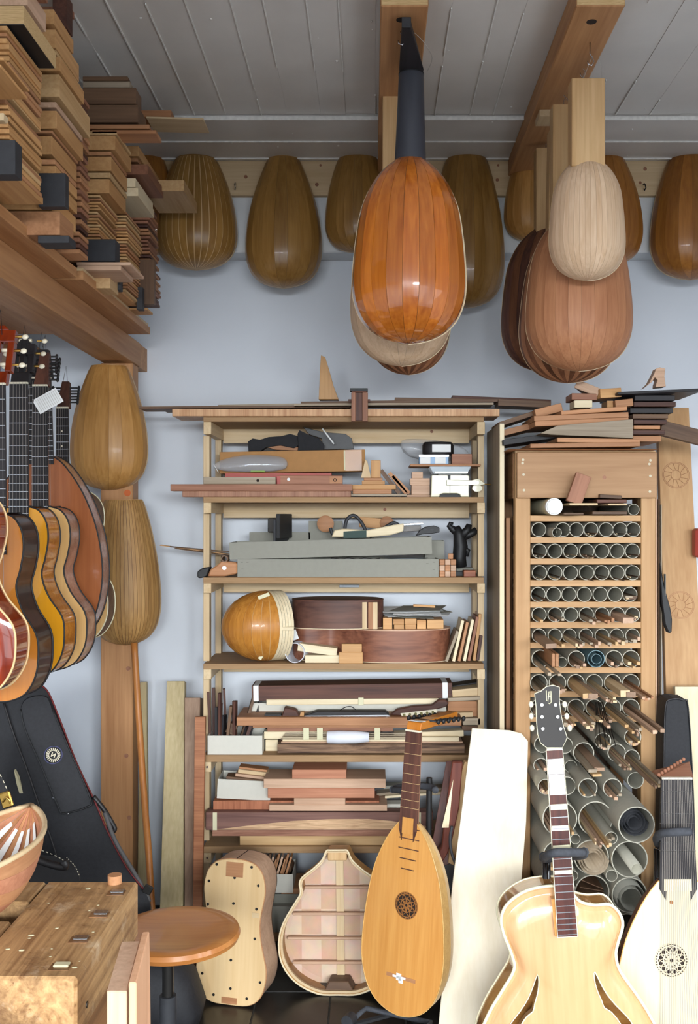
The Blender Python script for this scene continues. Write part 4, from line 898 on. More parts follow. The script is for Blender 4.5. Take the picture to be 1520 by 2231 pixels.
# bars and papers on the mahogany rim
for i, (x0, x1, y0, y1) in enumerate(((834,854,1346,1372),(856,880,1349,1361),(881,907,1348,1360),(858,880,1361,1372),(882,906,1360,1371),(908,928,1351,1371),(930,966,1350,1370))):
    bx('wood_bar', '%s of the pale square bars on the mahogany rim' % ('first','second','third','fourth','fifth','sixth','last')[i], 'bar', x0, x1, y0, y1, 3.445+.002*(i % 3), .1, M['lumberX'], 'square bars on the mahogany rim')
zp = uz(1347, 3.44)
random.seed(4)
for i in range(7):
    c = (ux(905+random.uniform(-25, 30), 3.5), 3.52+random.uniform(-.02, .01)); a = random.uniform(-.5, .5); w_, d_ = random.uniform(.08, .11), random.uniform(.055, .075)
    pts = [(-w_,-d_),(w_,-d_*.8),(w_*.9,d_),(-w_*.9,d_)]
    o = obj('paper_sheet', G().prism([(x*math.cos(a)-y*math.sin(a), x*math.sin(a)+y*math.cos(a)) for x, y in pts], 0, .0008, 'z'), M['paper' if i % 3 else 'greybox'], None, (c[0], c[1], zp+.003+i*.004), (R(random.uniform(2, 5)), R(random.uniform(-3, 3)), 0))
    tag(o, '%s of the loose papers heaped on the square bars' % ('lowest','second','third','fourth','fifth','sixth','topmost')[i], 'paper', 'loose papers on the third shelf')
bx('wood_offcut', 'thin pale stick lying on top of the loose papers', 'offcut', 900, 948, 1318, 1323, 3.50, .012, M['lumberX'], tilt=3)
tag(obj('paper_roll', G().pipe((0, 0, .0345), (.02, .12, .0345), .034, .032, 24), M['paperroll'], None, (ux(642, 3.42), 3.412, on(3)), smooth=True), 'white paper roll beside the amber lute shell', 'roll')
put(3, 'wood_block', 'pale board with red underside on the third shelf', 'block', 664, 741, 1428, 3.415, .07, 'spruceX')
put(3, 'wood_block', 'pair of honey blocks in front of the mahogany rim, lower one', 'block', 738, 790, 1421, 3.40, .016, 'lumberX')
bx('wood_block', 'small honey block on top of the lower honey block', 'block', 744, 788, 1403, 1421, 3.402, .014, M['lumberX'])
bx('wood_board', 'whitish board lying askew on the red bottomed block', 'board', 648, 734, 1407, 1424, 3.42, .06, M['spruceX'], tilt=8)
bx('paper_sheet', 'folded white paper tucked beside the lute shell rim', 'paper', 626, 648, 1374, 1396, 3.46, .004, M['paper'], tilt=-20)
for i, (xb, xt, yt, m) in enumerate(((972,997,1375,'greywZ'),(988,1008,1352,'spruceZ'),(1000,1018,1356,'cedarZ'),(1012,1030,1350,'spruceZ'),(1022,1040,1344,'mahogZ'),(1034,1046,1338,'lumberZ'),(1042,1048,1385,'rosewZ'))):
    v0 = Vector((ux(xb, 3.42), 3.42+.004*i, on(3)+.004)); v1 = U(xt, yt, 3.42+.004*i)
    tag(obj('leaning_board', G().box(-.005, .005, 0, .12, 0, (v1-v0).length), M[m], None, v0, (0, tilt_of(v0, v1), 0), bev=.0006), '%s of the thin boards leaning at the right end of the third shelf' % ('first','second','third','fourth','fifth','sixth','last')[i], 'board', 'boards leaning on the third shelf')
# --- fourth shelf: dark bundle, neck, strips
t = tray('pale card tray full of dark offcuts', 452, 571, 1603, 1638, 3.405, .16, m='whitebox', z0=on(4), staples=False)
random.seed(9)
for i in range(15):
    x = 458+i*5.2+random.uniform(-2, 2); v0 = Vector((ux(x, 3.44), 3.415+random.uniform(0, .09), on(4)+.006)); lean = random.uniform(-4, 8)+(18 if i > 10 else 0)
    ln = random.uniform(.12, .21) if i < 12 else random.uniform(.07, .19)
    tag(obj('dark_offcut', G().box(-random.uniform(.003,.006), random.uniform(.003,.006), 0, random.uniform(.012,.03), 0, ln), M[rnd_m('rosewZ','rosewZ','walnutZ','ebonyZ')], None, v0, (R(random.uniform(-4, 4)), R(lean), R(random.uniform(-20, 20)))), '%s of the dark offcuts standing in the pale card tray' % nth(i, 15, 'left', 'right'), 'offcut', 'dark offcuts in the pale tray')
bx('wood_block', 'short brown block lying in the pale card tray', 'block', 494, 514, 1577, 1600, 3.43, .03, M['walnutX'], tilt=25)
def strip(name, label, cat, x0, x1, y0, y1, Y, d, m, tilt=0, grp=None): return bx(name, label, cat, x0, x1, y0, y1, Y, d, M[m], grp, tilt)
# built from the shelf up
strip('wood_board', 'bark edged board lowest on the fourth shelf', 'board', 604, 1012, 1622, 1641, 3.405, .12, 'bark')
strip('wood_board', 'reddish strip on the bark edged board', 'board', 612, 1008, 1616, 1622, 3.425, .13, 'pinkX')
strip('spruce_strip', 'lowest pale spruce strip on the bark edged board', 'strip', 615, 1000, 1606, 1616, 3.43, .06, 'spruceX')
strip('spruce_strip', 'broad pale spruce strip with frayed left end', 'strip', 575, 735, 1594, 1610, 3.45, .04, 'spruceX')
strip('spruce_strip', 'pale spruce strip at the right under the brown board', 'strip', 858, 1010, 1594, 1607, 3.45, .04, 'spruceX', -2)
for i in range(4): strip('grey_rod', nth(i, 4)+' of the thin grey rods among the spruce strips', 'rod', 620-i*3, 890, 1597+i*4, 1599.5+i*4, 3.425, .006, 'greywX', 0, 'thin grey rods on the fourth shelf')
strip('wood_board', 'rust red board under the brown board', 'board', 582, 856, 1581, 1594, 3.44, .10, 'mahogX')
for x in (660, 690, 815):
    strip('tape_band', ('left' if x == 660 else 'middle' if x == 690 else 'right')+' cream tape band around the strips', 'tape', x, x+13, 1582, 1612, 3.422, .002, 'masking')
p = U(757, 1606, 3.40); tag(obj('paper_roll', G().lathe([(.018,-.07),(.021,-.066),(.022,-.03),(.021,.03),(.019,.05),(.016,.072)], 18).xf(Matrix.Rotation(R(90), 4, 'Y')), M['paperroll'], None, (p.x, 3.40, p.z), smooth=True), 'white wrapped roll lying in front of the strips', 'roll')
strip('wood_board', 'long brown board carrying the dark instrument neck', 'board', 515, 1005, 1563, 1581, 3.40, .18, 'lumredX')
strip('wood_board', 'thin shadowed slab beneath the brown board', 'board', 550, 940, 1581, 1586, 3.41, .02, 'lumredX')
strip('wood_block', 'pale block supporting strips at the left', 'block', 578, 605, 1612, 1642, 3.46, .05, 'spruceX')
t = thing('old_neck', 'dark old instrument neck with open tuners lying on the brown board', 'instrument neck', None, U(780, 1563, 3.43))
def on_(pts): return [(lambda v: (v.x-t.location.x, v.z-t.location.z))(U(x, y, 3.43)) for x, y in pts]
obj('fingerboard', G().prism(on_(((660,1563),(662,1558),(690,1549),(840,1549),(848,1556),(845,1562))), -.01, .03), M['ebonyX'], t, bev=.002)
obj('nickel_edge', G().prism(on_(((664,1562),(664,1558),(845,1556),(850,1559),(842,1562))), -.012, -.0095), M['steel'], t)
obj('heel', G().prism(on_(((613,1562),(620,1540),(645,1546),(652,1558),(652,1562))), -.005, .03), M['rosewX'], t, bev=.003); obj('heel_plate', G().prism(on_(((575,1563),(577,1556),(612,1556),(614,1563))), -.005, .03), M['black'], t)
obj('heel_cap', G().prism(on_(((652,1562),(655,1552),(662,1552),(662,1562))), -.002, .03), M['lumberX'], t)
hd = obj('headstock', G().prism(on_(((848,1558),(865,1545),(900,1538),(940,1536),(955,1525),(970,1524),(978,1532),(972,1540),(950,1546),(930,1552),(880,1560))), 0, .02), M['rosewX'], t, bev=.003)
obj('tuner_plate', G().prism(on_(((872,1554),(950,1545),(953,1549),(950,1553),(875,1561))), -.002, 0), M['ivory'], hd)
for i in range(6):
    p = Vector((ux(880+i*12.5, 3.43)-t.location.x, -.004, uz(1557-i*1.2, 3.43)-t.location.z)); obj('tuner', G().cyl(p, p+Vector((0, -.004, 0)), .0045, n=10).cyl(p+Vector((0,-.002,0)), p+Vector((0,-.002,-.008)), .0016, n=6), M['olive'], hd)
obj('wire_bow', G().tube(catmull([(a, .01, b) for a, b in on_(((740,1549),(752,1542),(765,1541),(775,1548)))], 4), .0016, 6), M['black'], t)
tray('grey card tray behind the dark instrument neck', 548, 972, 1532, 1564, 3.50, .10, m='whitebox', z0=uz(1563, 3.40)+.001, staples=False)
strip('spruce_strip', 'bundle of pale strips below the dark bundle', 'strip', 580, 955, 1523, 1535, 3.47, .05, 'spruceX', -.4)
strip('tape_band', 'cream tape band around the pale strips', 'tape', 780, 792, 1520, 1537, 3.466, .002, 'masking')
t = strip('rosewood_bundle', 'long dark rosewood bundle taped at both ends', 'board', 548, 985, 1491, 1524, 3.48, .11, 'rosewX', -.9)
hx = ux(985, 3.48)-ux(548, 3.48)
for x in (-hx/2+.006, hx/2-.034): obj('tape', G().box(x, x+.018, -.001, .112, -.027, .0272), M['paper'], t)
for (x0, x1, y0, y1, Y, m, tl, lb) in ((975,1044,1528,1565,3.50,'lumredX',0,'brown box shaped block at the right of the fourth shelf'),(985,1042,1501,1520,3.47,'pineX',-6,'pale block tilted on the right of the dark bundle'),(976,1046,1519,1527,3.45,'greywX',-3,'grey board under the tilted pale block'),(1008,1046,1565,1580,3.46,'greywX',0,'dusty stack of boards near the right post'),(965,1030,1553,1563,3.47,'pineX',-2,'short pale stick above the brown board end'),(1006,1044,1582,1592,3.47,'walnutX',0,'dark offcut below the dusty boards'),(985,1043,1490,1493,3.52,'ebonyX',-8,'black strip rising at the right behind the dark bundle')):
    bx('wood_block', lb, 'block', x0, x1, y0, y1, Y, .07, M[m], tilt=tl)
# --- fifth shelf: mahogany blanks
put(5, 'wood_board', 'pale lime board lowest on the fifth shelf', 'board', 522, 905, 1821, 3.41, .12, 'mapleX')
z_ = uz(1821, 3.41)+.0004
bx('wood_board', 'brown board under the bark figured slab', 'board', 462, 930, 1808, 1821, 3.405, .052, M['barkmid'], z0=z_)
t = bx('wood_board', 'dark slab with pale ragged sapwood taped at the ends', 'board', 448, 943, 1770, 1808, 3.40, .056, M['rosewpale'], z0=uz(1808, 3.405)+.0006)
k_ = 3.40/F; W2 = (943-448)*k_/2; hz = (1808-1770)*k_/2
obj('sapwood', G().prism([((x-695)*k_, (1789-y)*k_) for x, y in ((470,1807),(560,1796),(640,1788),(720,1784),(800,1784),(850,1788),(930,1800),(942,1807))], -.0008, .002), M['barkpale'], t)
for x in (-W2+.024, W2-.055): obj('tape', G().box(x, x+.014, -.0014, .002, -hz, hz), M['masking'], t)
z_ = uz(1770, 3.40)+.0008
bx('wood_board', 'reddish curly board behind the stepped mahogany stack', 'board', 464, 826, 1745, 1769, 3.43, .13, M['curlyred2'], z0=z_)
for (x0,x1,y0,y1,Y,m,lb) in ((586,843,1754,1767,3.40,'pinkX','lowest blank of the stepped mahogany stack'),(640,752,1739,1754,3.405,'pinkX','short spacer in the stepped mahogany stack'),(583,816,1717,1739,3.40,'mahoglX','third blank of the stepped mahogany stack'),(574,840,1697,1717,3.395,'pinkX','widest upper blank of the mahogany stack'),(636,754,1677,1697,3.40,'mahoglX','topmost short blank of the mahogany stack')):
    bx('timber_blank', lb, 'lumber', x0, x1, y0, y1, Y, .13, M[m])
t = tray('pale card tray tilted beside the mahogany stack', 472, 588, 1700, 1742, 3.44, .12, tilt=3, m='whitebox', staples=False)
for i, (x0, x1, y0, y1, m) in enumerate(((492,590,1697,1703,'walnutX'),(512,590,1690,1696,'pinkX'),(518,585,1680,1688,'pineX'),(520,582,1674,1680,'cedarX'))):
    bx('wood_offcut', '%s of the wood strips in the tilted card tray' % ('lowest','third','second','topmost')[i], 'offcut', x0, x1, y0, y1, 3.45+.012*i, .05, M[m], 'strips in the tilted card tray', tilt=7)
for (x0,x1,y0,y1,Y,m,tl,lb) in ((820,975,1722,1728,3.50,'greywX',-5,'upper grey neck blank behind the standing lute'),(838,972,1730,1735,3.48,'spruceX',-4,'pale strip behind the standing lute neck'),(842,910,1752,1768,3.47,'whitebox',0,'white block behind the standing lute neck'),(835,930,1712,1724,3.55,'greybox',0,'grey carton behind the lute neck')):
    bx('wood_block', lb, 'block', x0, x1, y0, y1, Y, .05, M[m], tilt=tl)
# --- bottom shelf
t = tray('white card tray holding upright strips on the bottom shelf', 560, 638, 1905, 1945, 3.42, .15, m='whitebox', staples=False)
for i in range(8):
    v0 = U(572+i*6, 1935, 3.44); v1 = U(590+i*6.5, 1858+(i % 3)*6, 3.46)
    v1.z = min(v1.z, ZT[5]-.03)
    tag(obj('leaning_strip', G().box(-.004, .003, 0, .05, 0, (v1-v0).length), M[rnd_m('lumredZ','walnutZ','pinkZ')], None, v0, (0, tilt_of(v0, v1), 0)), nth(i, 8, 'left', 'right')+' of the strips leaning in the white bottom tray', 'strip', 'strips in the white bottom tray')
put(6, 'grey_carton', 'large grey carton on the bottom shelf behind the guitar back', 'box', 572, 700, 1975, 3.42, .2, 'greybox')
bx('grey_carton', 'flat grey carton lying on the large one', 'box', 590, 660, 1948, 1974, 3.45, .15, M['greybox'])
bx('wood_board', 'brown plank lying on the bottom shelf cartons', 'board', 612, 830, 1936, 1948, 3.44, .15, M['lumredX'])
p = U(618, 1893, 3.5); tag(obj('wood_ring', G().pipe((0,0,0), (.01,.04,0), 17*3.5/F, 11*3.5/F, 20), M['walnutX'], None, p, smooth=True), 'brown bent wooden ring beside the leaning strips', 'ring')
put(6, 'grey_carton', 'grey brown carton at the right of the bottom shelf', 'box', 720, 1000, 1985, 3.45, .2, 'greybox')
# ---------------------------------------------------------------- rack of cardboard tubes
TF = 3.20
t = thing('tube_rack', 'pine rack with slats holding rows of cardboard tubes', 'rack', None, (ux(1275, TF), TF, 0))
def tp(name, g, m, **k): return obj(name, g.xf(Matrix.Translation(-t.location)), M[m], t, **k)
RX = [ux(v, TF) for v in (1122, 1155, 1396, 1428)]
ztop = uz(986, TF)
for a, b in ((0, 1), (2, 3)):
    tp('post', G().box(RX[a], RX[b], TF, TF+.045, 0, ztop), 'pineorlZ', bev=.002)
    tp('rear_post', G().box(RX[a], RX[b], 3.61, 3.655, 0, ztop), 'pineorZ')
pn = tp('top_panel', G().box(ux(1126, 3.18), ux(1431, 3.18), 3.18, 3.2, uz(1085, 3.18), uz(985, 3.18)), 'rackpanel', bev=.002)
tp('side_board', G().box(RX[0]-.001, RX[0]+.019, 3.246, 3.609, uz(1085, 3.2), ztop), 'pineorY'); tp('side_board', G().box(RX[3]-.019, RX[3]+.001, 3.246, 3.609, uz(1085, 3.2), ztop), 'pineorY')
tp('top_board', G().box(RX[0], RX[3], 3.2, 3.65, ztop+.0005, ztop+.006), 'mapleX')
tp('back_sheet', G().box(RX[0], RX[3], 3.656, 3.662, .3, ztop), 'walnutZ')
for x, y in ((1139,1002),(1138,1009),(1140,1034),(1141,1068),(1416,1003),(1414,1011),(1416,1037),(1415,1071)):
    p = U(x, y, 3.18); tp('screw', G().cyl((p.x, 3.1785, p.z), (p.x, 3.181, p.z), .0042, n=12), 'stitch')
p = U(1316, 1040, 3.18); tp('knot', G().cyl((p.x, 3.1792, p.z), (p.x, 3.182, p.z), .006, n=10), 'mahogY')
SL = [(1123,1136),(1170,1183),(1217,1230),(1264,1278),(1311,1324),(1355,1369),(1400,1413),(1454,1467),(1506,1519),(1560,1573)]
for a, b in SL: tp('slat', G().box(RX[1], RX[2], TF+.002, 3.60, uz(b, TF), uz(a, TF)), 'pineorlX', bev=.001)
tp('slat', G().box(RX[1], RX[2], TF-.05, 3.60, uz(2062, TF-.05), uz(2050, TF-.05)), 'pineorlX', bev=.001)
RD = ('top','second','third','fourth','fifth','sixth','seventh','eighth','ninth')
CN = ('first','second','third','fourth','fifth','sixth','seventh','eighth')
TUBE = {}
def ctube(label, cx, cy, r, Y, Yb=3.6, m='tubecard', wall=.085, grp='cardboard tubes in the rack', rest=None):
    c = U(cx, cy, Y); ro = r*Y/F
    if rest is not None: c.z = rest+ro+.0003
    tt = thing('cardboard_tube', label, 'tube', grp, c)
    obj('sleeve', G().pipe((0,0,0), (0, Yb-Y, 0), ro, ro*(1-wall), 26), M[m], tt, smooth=True)
    obj('inner_stop', G().cyl((0, Yb-Y-.03, 0), (0, Yb-Y-.025, 0), ro*(1-wall)-.0003, n=20), M['tubein'], tt)
    return c, ro*(1-wall)
rows = [
 (0, [1173.5,1226,1255.5,1287,1320,1350.5,1379], [16]*7, 2.2),
 (1, [1174.6,1208.4,1242.6,1277.6,1310.6,1344,1377.3], [16.3]*7, 2.2),
 (2, [1175,1208.5,1242.5,1277.5,1310.5,1344,1377.5], [16.3]*7, 2.2),
 (3, [1172,1205.6,1239,1272.5,1307,1339.6,1371.5], [16.3]*7, 2.2),
 (4, [1174,1209,1243,1277,1311,1344.5,1377.5], [16.3]*7, 2.2),
 (5, [1174,1208.5,1240,1276,1311,1343,1377.5], [15.5]*7, 2.2),
 (6, [1177,1255,1298,1337,1374], [19.5,18.5,19,19,19], 2.2),
 (7, [1173.5,1214,1254,1294,1334,1374], [19]*6, 2.2),
 (8, [1173.5,1214,1254,1294,1334,1374], [19]*6, 2.2)]
for r_, xs, rs_, _ in rows:
    bot = uz(SL[r_+1][0], TF)
    for c_, (x, r) in enumerate(zip(xs, rs_)):
        TUBE[(r_, c_)] = ctube('grey cardboard tube, %s from the left in the %s row of the rack' % (CN[c_], RD[r_]), x, 0, r, 3.192, rest=bot, m='bluetube' if (r_, c_) == (6, 2) else 'tubecard')
ctube('narrow short tube poking out of the top row', 1213, 0, 10.5, 3.12, 3.5, rest=uz(1170, TF))
ctube('narrow tube squeezed beside the thick strips in the seventh row', 1224, 0, 11.5, 3.192, rest=uz(1454, TF))
ctube('small tube inside the bluish tube of the seventh row', 1299, 1436, 11, 3.17, 3.5, m='bluetube')
# top compartment: poster tube, offcuts
tt = thing('poster_tube', 'thick mailing tube with a white cap in the top compartment', 'tube', None, (ux(1207, 3.12), 3.12, uz(1122.6, TF)+19*3.12/F))
r = 18.6*3.12/F
obj('sleeve', G().cyl((0, .006, 0), (0, .46, 0), r*.97, n=28), M['masking'], tt, smooth=True); obj('cap', G().lathe([(r*.2,-.004),(r*.86,-.004),(r*.9,0),(r,0),(r,.02)], 28).xf(Matrix.Rotation(R(-90), 4, 'X')), M['paper'], tt, smooth=True)
ctube('grey tube at the right of the top compartment', 1380, 0, 12.5, 3.19, rest=uz(1123, TF))
zt0 = uz(1122.6, TF)
for (x0,x1,y0,y1,Y,m,tl,lb) in ((1228,1271,1117,1121.5,3.10,'walnutX',0,'brown offcut flat under the white edged plate'),(1290,1366,1114,1121,3.15,'walnutX',0,'dark offcut flat at the right of the top compartment'),(1240,1302,1096,1101,3.10,'pineX',0,'pale edged plate lying in the top compartment'),(1300,1365,1088,1096,3.14,'rosewX',0,'rough dark red offcut in the top compartment'),(1306,1354,1078,1086,3.16,'walnutX',3,'ragged brown offcut on the dark red one'),(1325,1366,1097,1101,3.10,'pineX',0,'small pale edged plate right of the larger one')):
    bx('wood_offcut', lb, 'offcut', x0, x1, y0, y1, Y, .3, M[m], tilt=tl)
v0, v1 = U(1250, 1096, 3.11), U(1276, 1036, 3.08); tag(obj('wood_offcut', G().box(-.024, .024, 0, .02, 0, (v1-v0).length), M['mahogZ'], None, v0, (R(-3), tilt_of(v0, v1), 0), bev=.001), 'dark red offcut propped up in front of the top panel', 'offcut')
# sticks lying in the tubes
random.seed(21)
def stick(c, ri, p, w_, h, m, label, grp, dx=0, Y=3.192):
    """a stick along the tube; p = how far it pokes out"""
    hw, hh = w_/2, h/2
    dx = max(-(ri-hw)*.7, min((ri-hw)*.7, dx)); zz = -math.sqrt(max(0, (ri*.96)**2-(abs(dx)+hw)**2))+hh
    zz = min(zz, ri-hh-.001)
    yy = c.y-p
    o = obj('wood_stick', G().box(-hw, hw, 0, p+.22, -hh, hh), M[m], None, (c.x+dx, yy, c.z+zz), (0, R(random.uniform(-3, 3)), 0))
    return tag(o, label, 'stick', grp)
SM = ['pinkY','mapleY','pineY','greywY','pinkY','greywY','walnutlY']
plan = {(0,0):(0,1),(0,3):(4,.02),(0,5):(2,.01),(0,6):(2,.01),(1,0):(3,.02),(1,2):(2,.03),(1,3):(6,.07),(1,6):(2,.03),(2,0):(3,.03),(2,1):(2,.12),(2,3):(1,.10),(2,4):(3,.02),(2,5):(1,.09),(2,6):(2,.03),(3,0):(2,.13),(3,6):(4,.02),
        (4,0):(1,.06),(4,1):(2,.08),(4,3):(3,.13),(4,4):(3,.12),(4,5):(1,.17),(4,6):(5,.0),(5,0):(1,.28),(5,1):(1,.16),(5,2):(4,.18),(5,3):(3,.15),(5,4):(3,.14),(5,5):(3,.08),(5,6):(3,.04),
        (6,0):(2,.25),(6,1):(4,.06),(6,3):(3,.04),(6,4):(3,.04),(7,0):(6,.10),(7,1):(5,.06),(7,2):(4,.26),(7,3):(6,.24),(7,4):(2,.25),(7,5):(5,.20),(8,0):(3,.06),(8,1):(5,.2),(8,2):(9,.24),(8,3):(3,.2),(8,4):(7,.3),(8,5):(4,.34)}
for (r_, c_), (n_, p) in plan.items():
    c, ri = TUBE[(r_, c_)]
    for i in range(n_):
        big = (r_, c_) in ((5,0),(7,2),(7,4),(4,5)); w_ = random.uniform(.026, .034) if big else random.uniform(.006, .012); h = random.uniform(.014, .02) if big else random.uniform(.005, .012)
        if r_ < 4: w_, h = random.uniform(.002, .005), random.uniform(.002, .004)
        if (r_, c_) in ((3,6),): w_, h = .022, .006
        dx = 0 if n_ == 1 else lerp(-ri*.6, ri*.6, i/(n_-1))
        m = rnd_m(*SM) if r_ > 3 else rnd_m('pineY','greywY','walnutY')
        if (r_, c_) in ((4,4),(4,5),(7,5)): m = rnd_m('lumredY','pinkY')
        stick(c, ri, p*random.uniform(.75, 1.05), w_, h, m, '%s stick in the %s tube of the %s rack row' % (nth(i, n_, 'left', 'right') if n_ > 1 else 'single', CN[c_], RD[r_]), 'sticks in the rack tubes', dx)
for i, x in enumerate((1196, 1204)):
    bx('wood_strip', ('left' if i == 0 else 'right')+' of two thick upright strips between tubes of the seventh row', 'strip', x+6, x+13, 1424, 1453, 3.05, .4, M['lumredY'])
# loose pile of bigger tubes below
LOW = [(1378,1606,18.6,3.14),(1313,1614,18,3.12),(1343,1640,20,3.13),(1181,1622,18,3.15),(1230,1624,18,3.15),(1271,1640,23,3.12),(1178,1668,16.5,3.13),(1208,1678,13,3.12),(1243,1670,14,3.12),(1376,1650,17,3.12),
       (1188,1714,17,3.0),(1234,1712,20,3.02),(1280,1716.6,21,2.97),(1334,1716.6,21,2.96),(1384,1700,18,3.05),(1386,1797,40,2.86),(1297,1783.6,38,2.98),(1219,1783.6,38,2.98),(1331,1826,14,2.92),(1253,1828,11,2.95),
       (1288,1867.4,38,2.98),(1371,1872,40,2.96),(1216,1865,34,2.98),(1332,1908,13,2.95),(1248,1908,11,2.96),(1289.5,1944,38,2.98),(1371,1950,39,2.96),(1218,1942,36,2.98),(1366,2022,32,2.98),(1300,2016,30,2.98),(1235,2016,32,2.99)]
LT = []
LVN = ('uppermost', 'second', 'third', 'fourth', 'fifth', 'lowest')
lev = lambda y: min(5, int((y-1590)/75))
for i, (x, y, r, Y) in enumerate(LOW):
    sz = 'big' if r > 30 else 'medium' if r > 16 else 'narrow'
    same = sorted(v[0] for v in LOW if lev(v[1]) == lev(y)); k_ = same.index(x)
    LT.append(ctube('%s loose cardboard tube, %s in the %s level below the slats' % (sz, ('leftmost' if k_ == 0 else 'rightmost' if k_ == len(same)-1 else CN[k_]+' from left'), LVN[lev(y)]), x, y, r, Y, 3.6, grp='loose tubes below the slats', wall=.06 if r > 30 else .09))
lowplan = {0:(8,.02),1:(9,.03),2:(7,.12),5:(3,.24),6:(2,.02),9:(5,.3),10:(9,.01),12:(2,.03),13:(3,.04),15:(0,0),16:(9,.12),17:(5,.05),20:(0,0),22:(2,.05),25:(0,0)}
for i, (n_, p) in lowplan.items():
    c, ri = LT[i]
    for j in range(n_):
        w_ = random.uniform(.018, .03) if i == 5 else random.uniform(.004, .011)
        stick(c, ri, p*random.uniform(.7, 1.1), w_, random.uniform(.004, .010), rnd_m(*SM), '%s stick in the loose tube at %s' % (nth(j, n_, 'left', 'right'), {0:'the upper right below the slats',1:'the top middle, wired bundle',2:'the middle right of the upper level',5:'the middle with flat strips',6:'the left upper level',9:'the right edge with long strips',10:'the left filled with twigs',12:'the middle, cut with two sticks',13:'the right of centre with stubs',16:'the big middle opening',17:'the big left opening',22:'the lower left'}[i]), 'sticks in the loose tubes', lerp(-ri*.6, ri*.6, j/max(1, n_-1)))
def roll(label, k_, m, r0, r1, turns, dy):
    c, ri = LT[k_]; P = []
    for i in range(int(turns*16)+1):
        a = i*math.pi/8; r = lerp(r0, r1, i/(turns*16))*ri; P.append((r*math.cos(a), r*math.sin(a)))
    g = G().rings([[(x, 0, z), (x, .35, z), (x*1.03, .35, z*1.03), (x*1.03, 0, z*1.03)] for x, z in P], True)
    return tag(obj('rolled_sheet', g, M[m], None, (c.x, c.y+dy, c.z), smooth=1), label, 'roll')
roll('black rolled sheet inside the big foremost tube', 15, 'slate', .3, .8, 3, .02); roll('brown rolled paper inside the big lower middle tube', 20, 'greywY', .45, .92, 3, -.03); roll('grey rolled sheet inside the big lowest right tube', 26, 'greybox', .55, .9, 1.6, -.03); roll('pale rolled sheet inside the big right tube', 21, 'tubecard', .25, .35, 2, -.08)
c, ri = LT[25]
for j in range(4): tag(obj('card_sheet', G().box(-ri*.75, ri*.75, 0, .3, -.0012, .0012), M['walnutY'], None, (c.x, c.y+.004, c.z-ri*.45+j*ri*.3), (0, R(-14+j*12), 0)), nth(j, 4)+' of the brown card sheets in the lowest middle tube', 'card', 'card sheets in the lowest middle tube')
for i in range(9):
    a, b = U(1296+i*2, 1530, 3.16), U(1300+i*5+random.uniform(-6,6), 1600+random.uniform(-8, 50), 2.98)
    tag(obj('thin_rod', G().cyl(a, b, .0013, n=5), M['darkmetal']), nth(i, 9, 'left', 'right')+' of the thin dark rods fanning down from the ninth row', 'rod', 'thin rods fanning down')
# ---------------------------------------------------------------- timber heaped on the rack
zr = ztop+.0062
def heap(label, x0, x1, y0, y1, Y, d, m, tilt=0, yaw=0, name='wood_board'): return bx(name, label, 'board', x0, x1, y0, y1, Y, d, M[m], None, tilt, yaw)
bx('wood_board', 'thin board lowest in the heap on the tube rack', 'board', 1108, 1437, 978, 984, 3.12, .30, M['cedarX'], z0=zr)
heap('thin brown board second from below in the heap', 1155, 1394, 965, 974, 3.10, .28, 'lumredX', -.8)
heap('short pale board under the grey wedge board', 1214, 1394, 955, 965, 3.11, .2, 'lumredX', 1)
poly('wood_board', 'grey weathered wedge shaped board facing the room', 'board', ((1176,944),(1215,927),(1379,913),(1379,955),(1300,951),(1200,947)), 3.13, .16, M['greywX'])
heap('upper orange plank in the heap', 1163, 1369, 902, 913, 3.15, .25, 'lumredX', -2.4)
heap('lower orange plank in the heap', 1165, 1369, 913, 925, 3.16, .25, 'cedarX', -2.4)
heap('thin ragged plank on top of the orange planks', 1222, 1366, 890, 899, 3.14, .14, 'cedarX', -4)
heap('dark long board at the left of the heap', 1085, 1180, 905, 915, 3.30, .2, 'walnutX', -18)
heap('brown long board receding at the left of the heap', 1095, 1190, 925, 938, 3.28, .2, 'lumredX', -14)
heap('black board deep in the left of the heap', 1095, 1215, 950, 962, 3.22, .2, 'ebonyX', -8)
heap('white block in the middle of the heap', 1251, 1290, 872, 888, 3.18, .08, 'spruceX', 0, 0, 'wood_block')
heap('reddish chamfered board above the white block', 1245, 1301, 857, 871, 3.19, .1, 'mahogX', 1)
heap('honey block right of the white block', 1322, 1336, 873, 888, 3.2, .08, 'lumberX', 0, 0, 'wood_block')
heap('small brown block under the ragged plank', 1165, 1225, 885, 903, 3.25, .1, 'cedarX', -14, 0, 'wood_block')
heap('pale block lying askew at the top of the heap', 1252, 1306, 836, 855, 3.20, .22, 'pinkX', 24, -20, 'wood_block')
heap('brown end block beside the askew pale block', 1306, 1355, 846, 866, 3.18, .14, 'lumberX', -5, 10, 'wood_block')
heap('reddish block between the heap and the dark boards', 1340, 1379, 870, 886, 3.17, .08, 'cedarX', -6, 0, 'wood_block')
for i, (x0, x1, y0, y1, m) in enumerate(((1382,1470,861,873,'ebonyX'),(1380,1472,875,886,'rosewX'),(1372,1466,889,900,'ebonyX'),(1378,1455,902,912,'walnutX'),(1380,1452,914,924,'rosewX'),(1380,1438,927,935,'cedarX'),(1378,1448,937,947,'rosewX'),(1378,1440,949,962,'cedarX'))):
    heap('%s board in the dark stack right of the heap' % ('topmost','second','third','fourth','fifth','sixth','seventh','lowest')[i], x0, x1, y0, y1, 3.2+.004*(i % 2), .22, m)
bx('dark_sheet', 'wide black sheet lying across the dark stack', 'board', 1345, 1530, 850, 856, 3.15, .25, M['ebonyX'], tilt=-2.5)
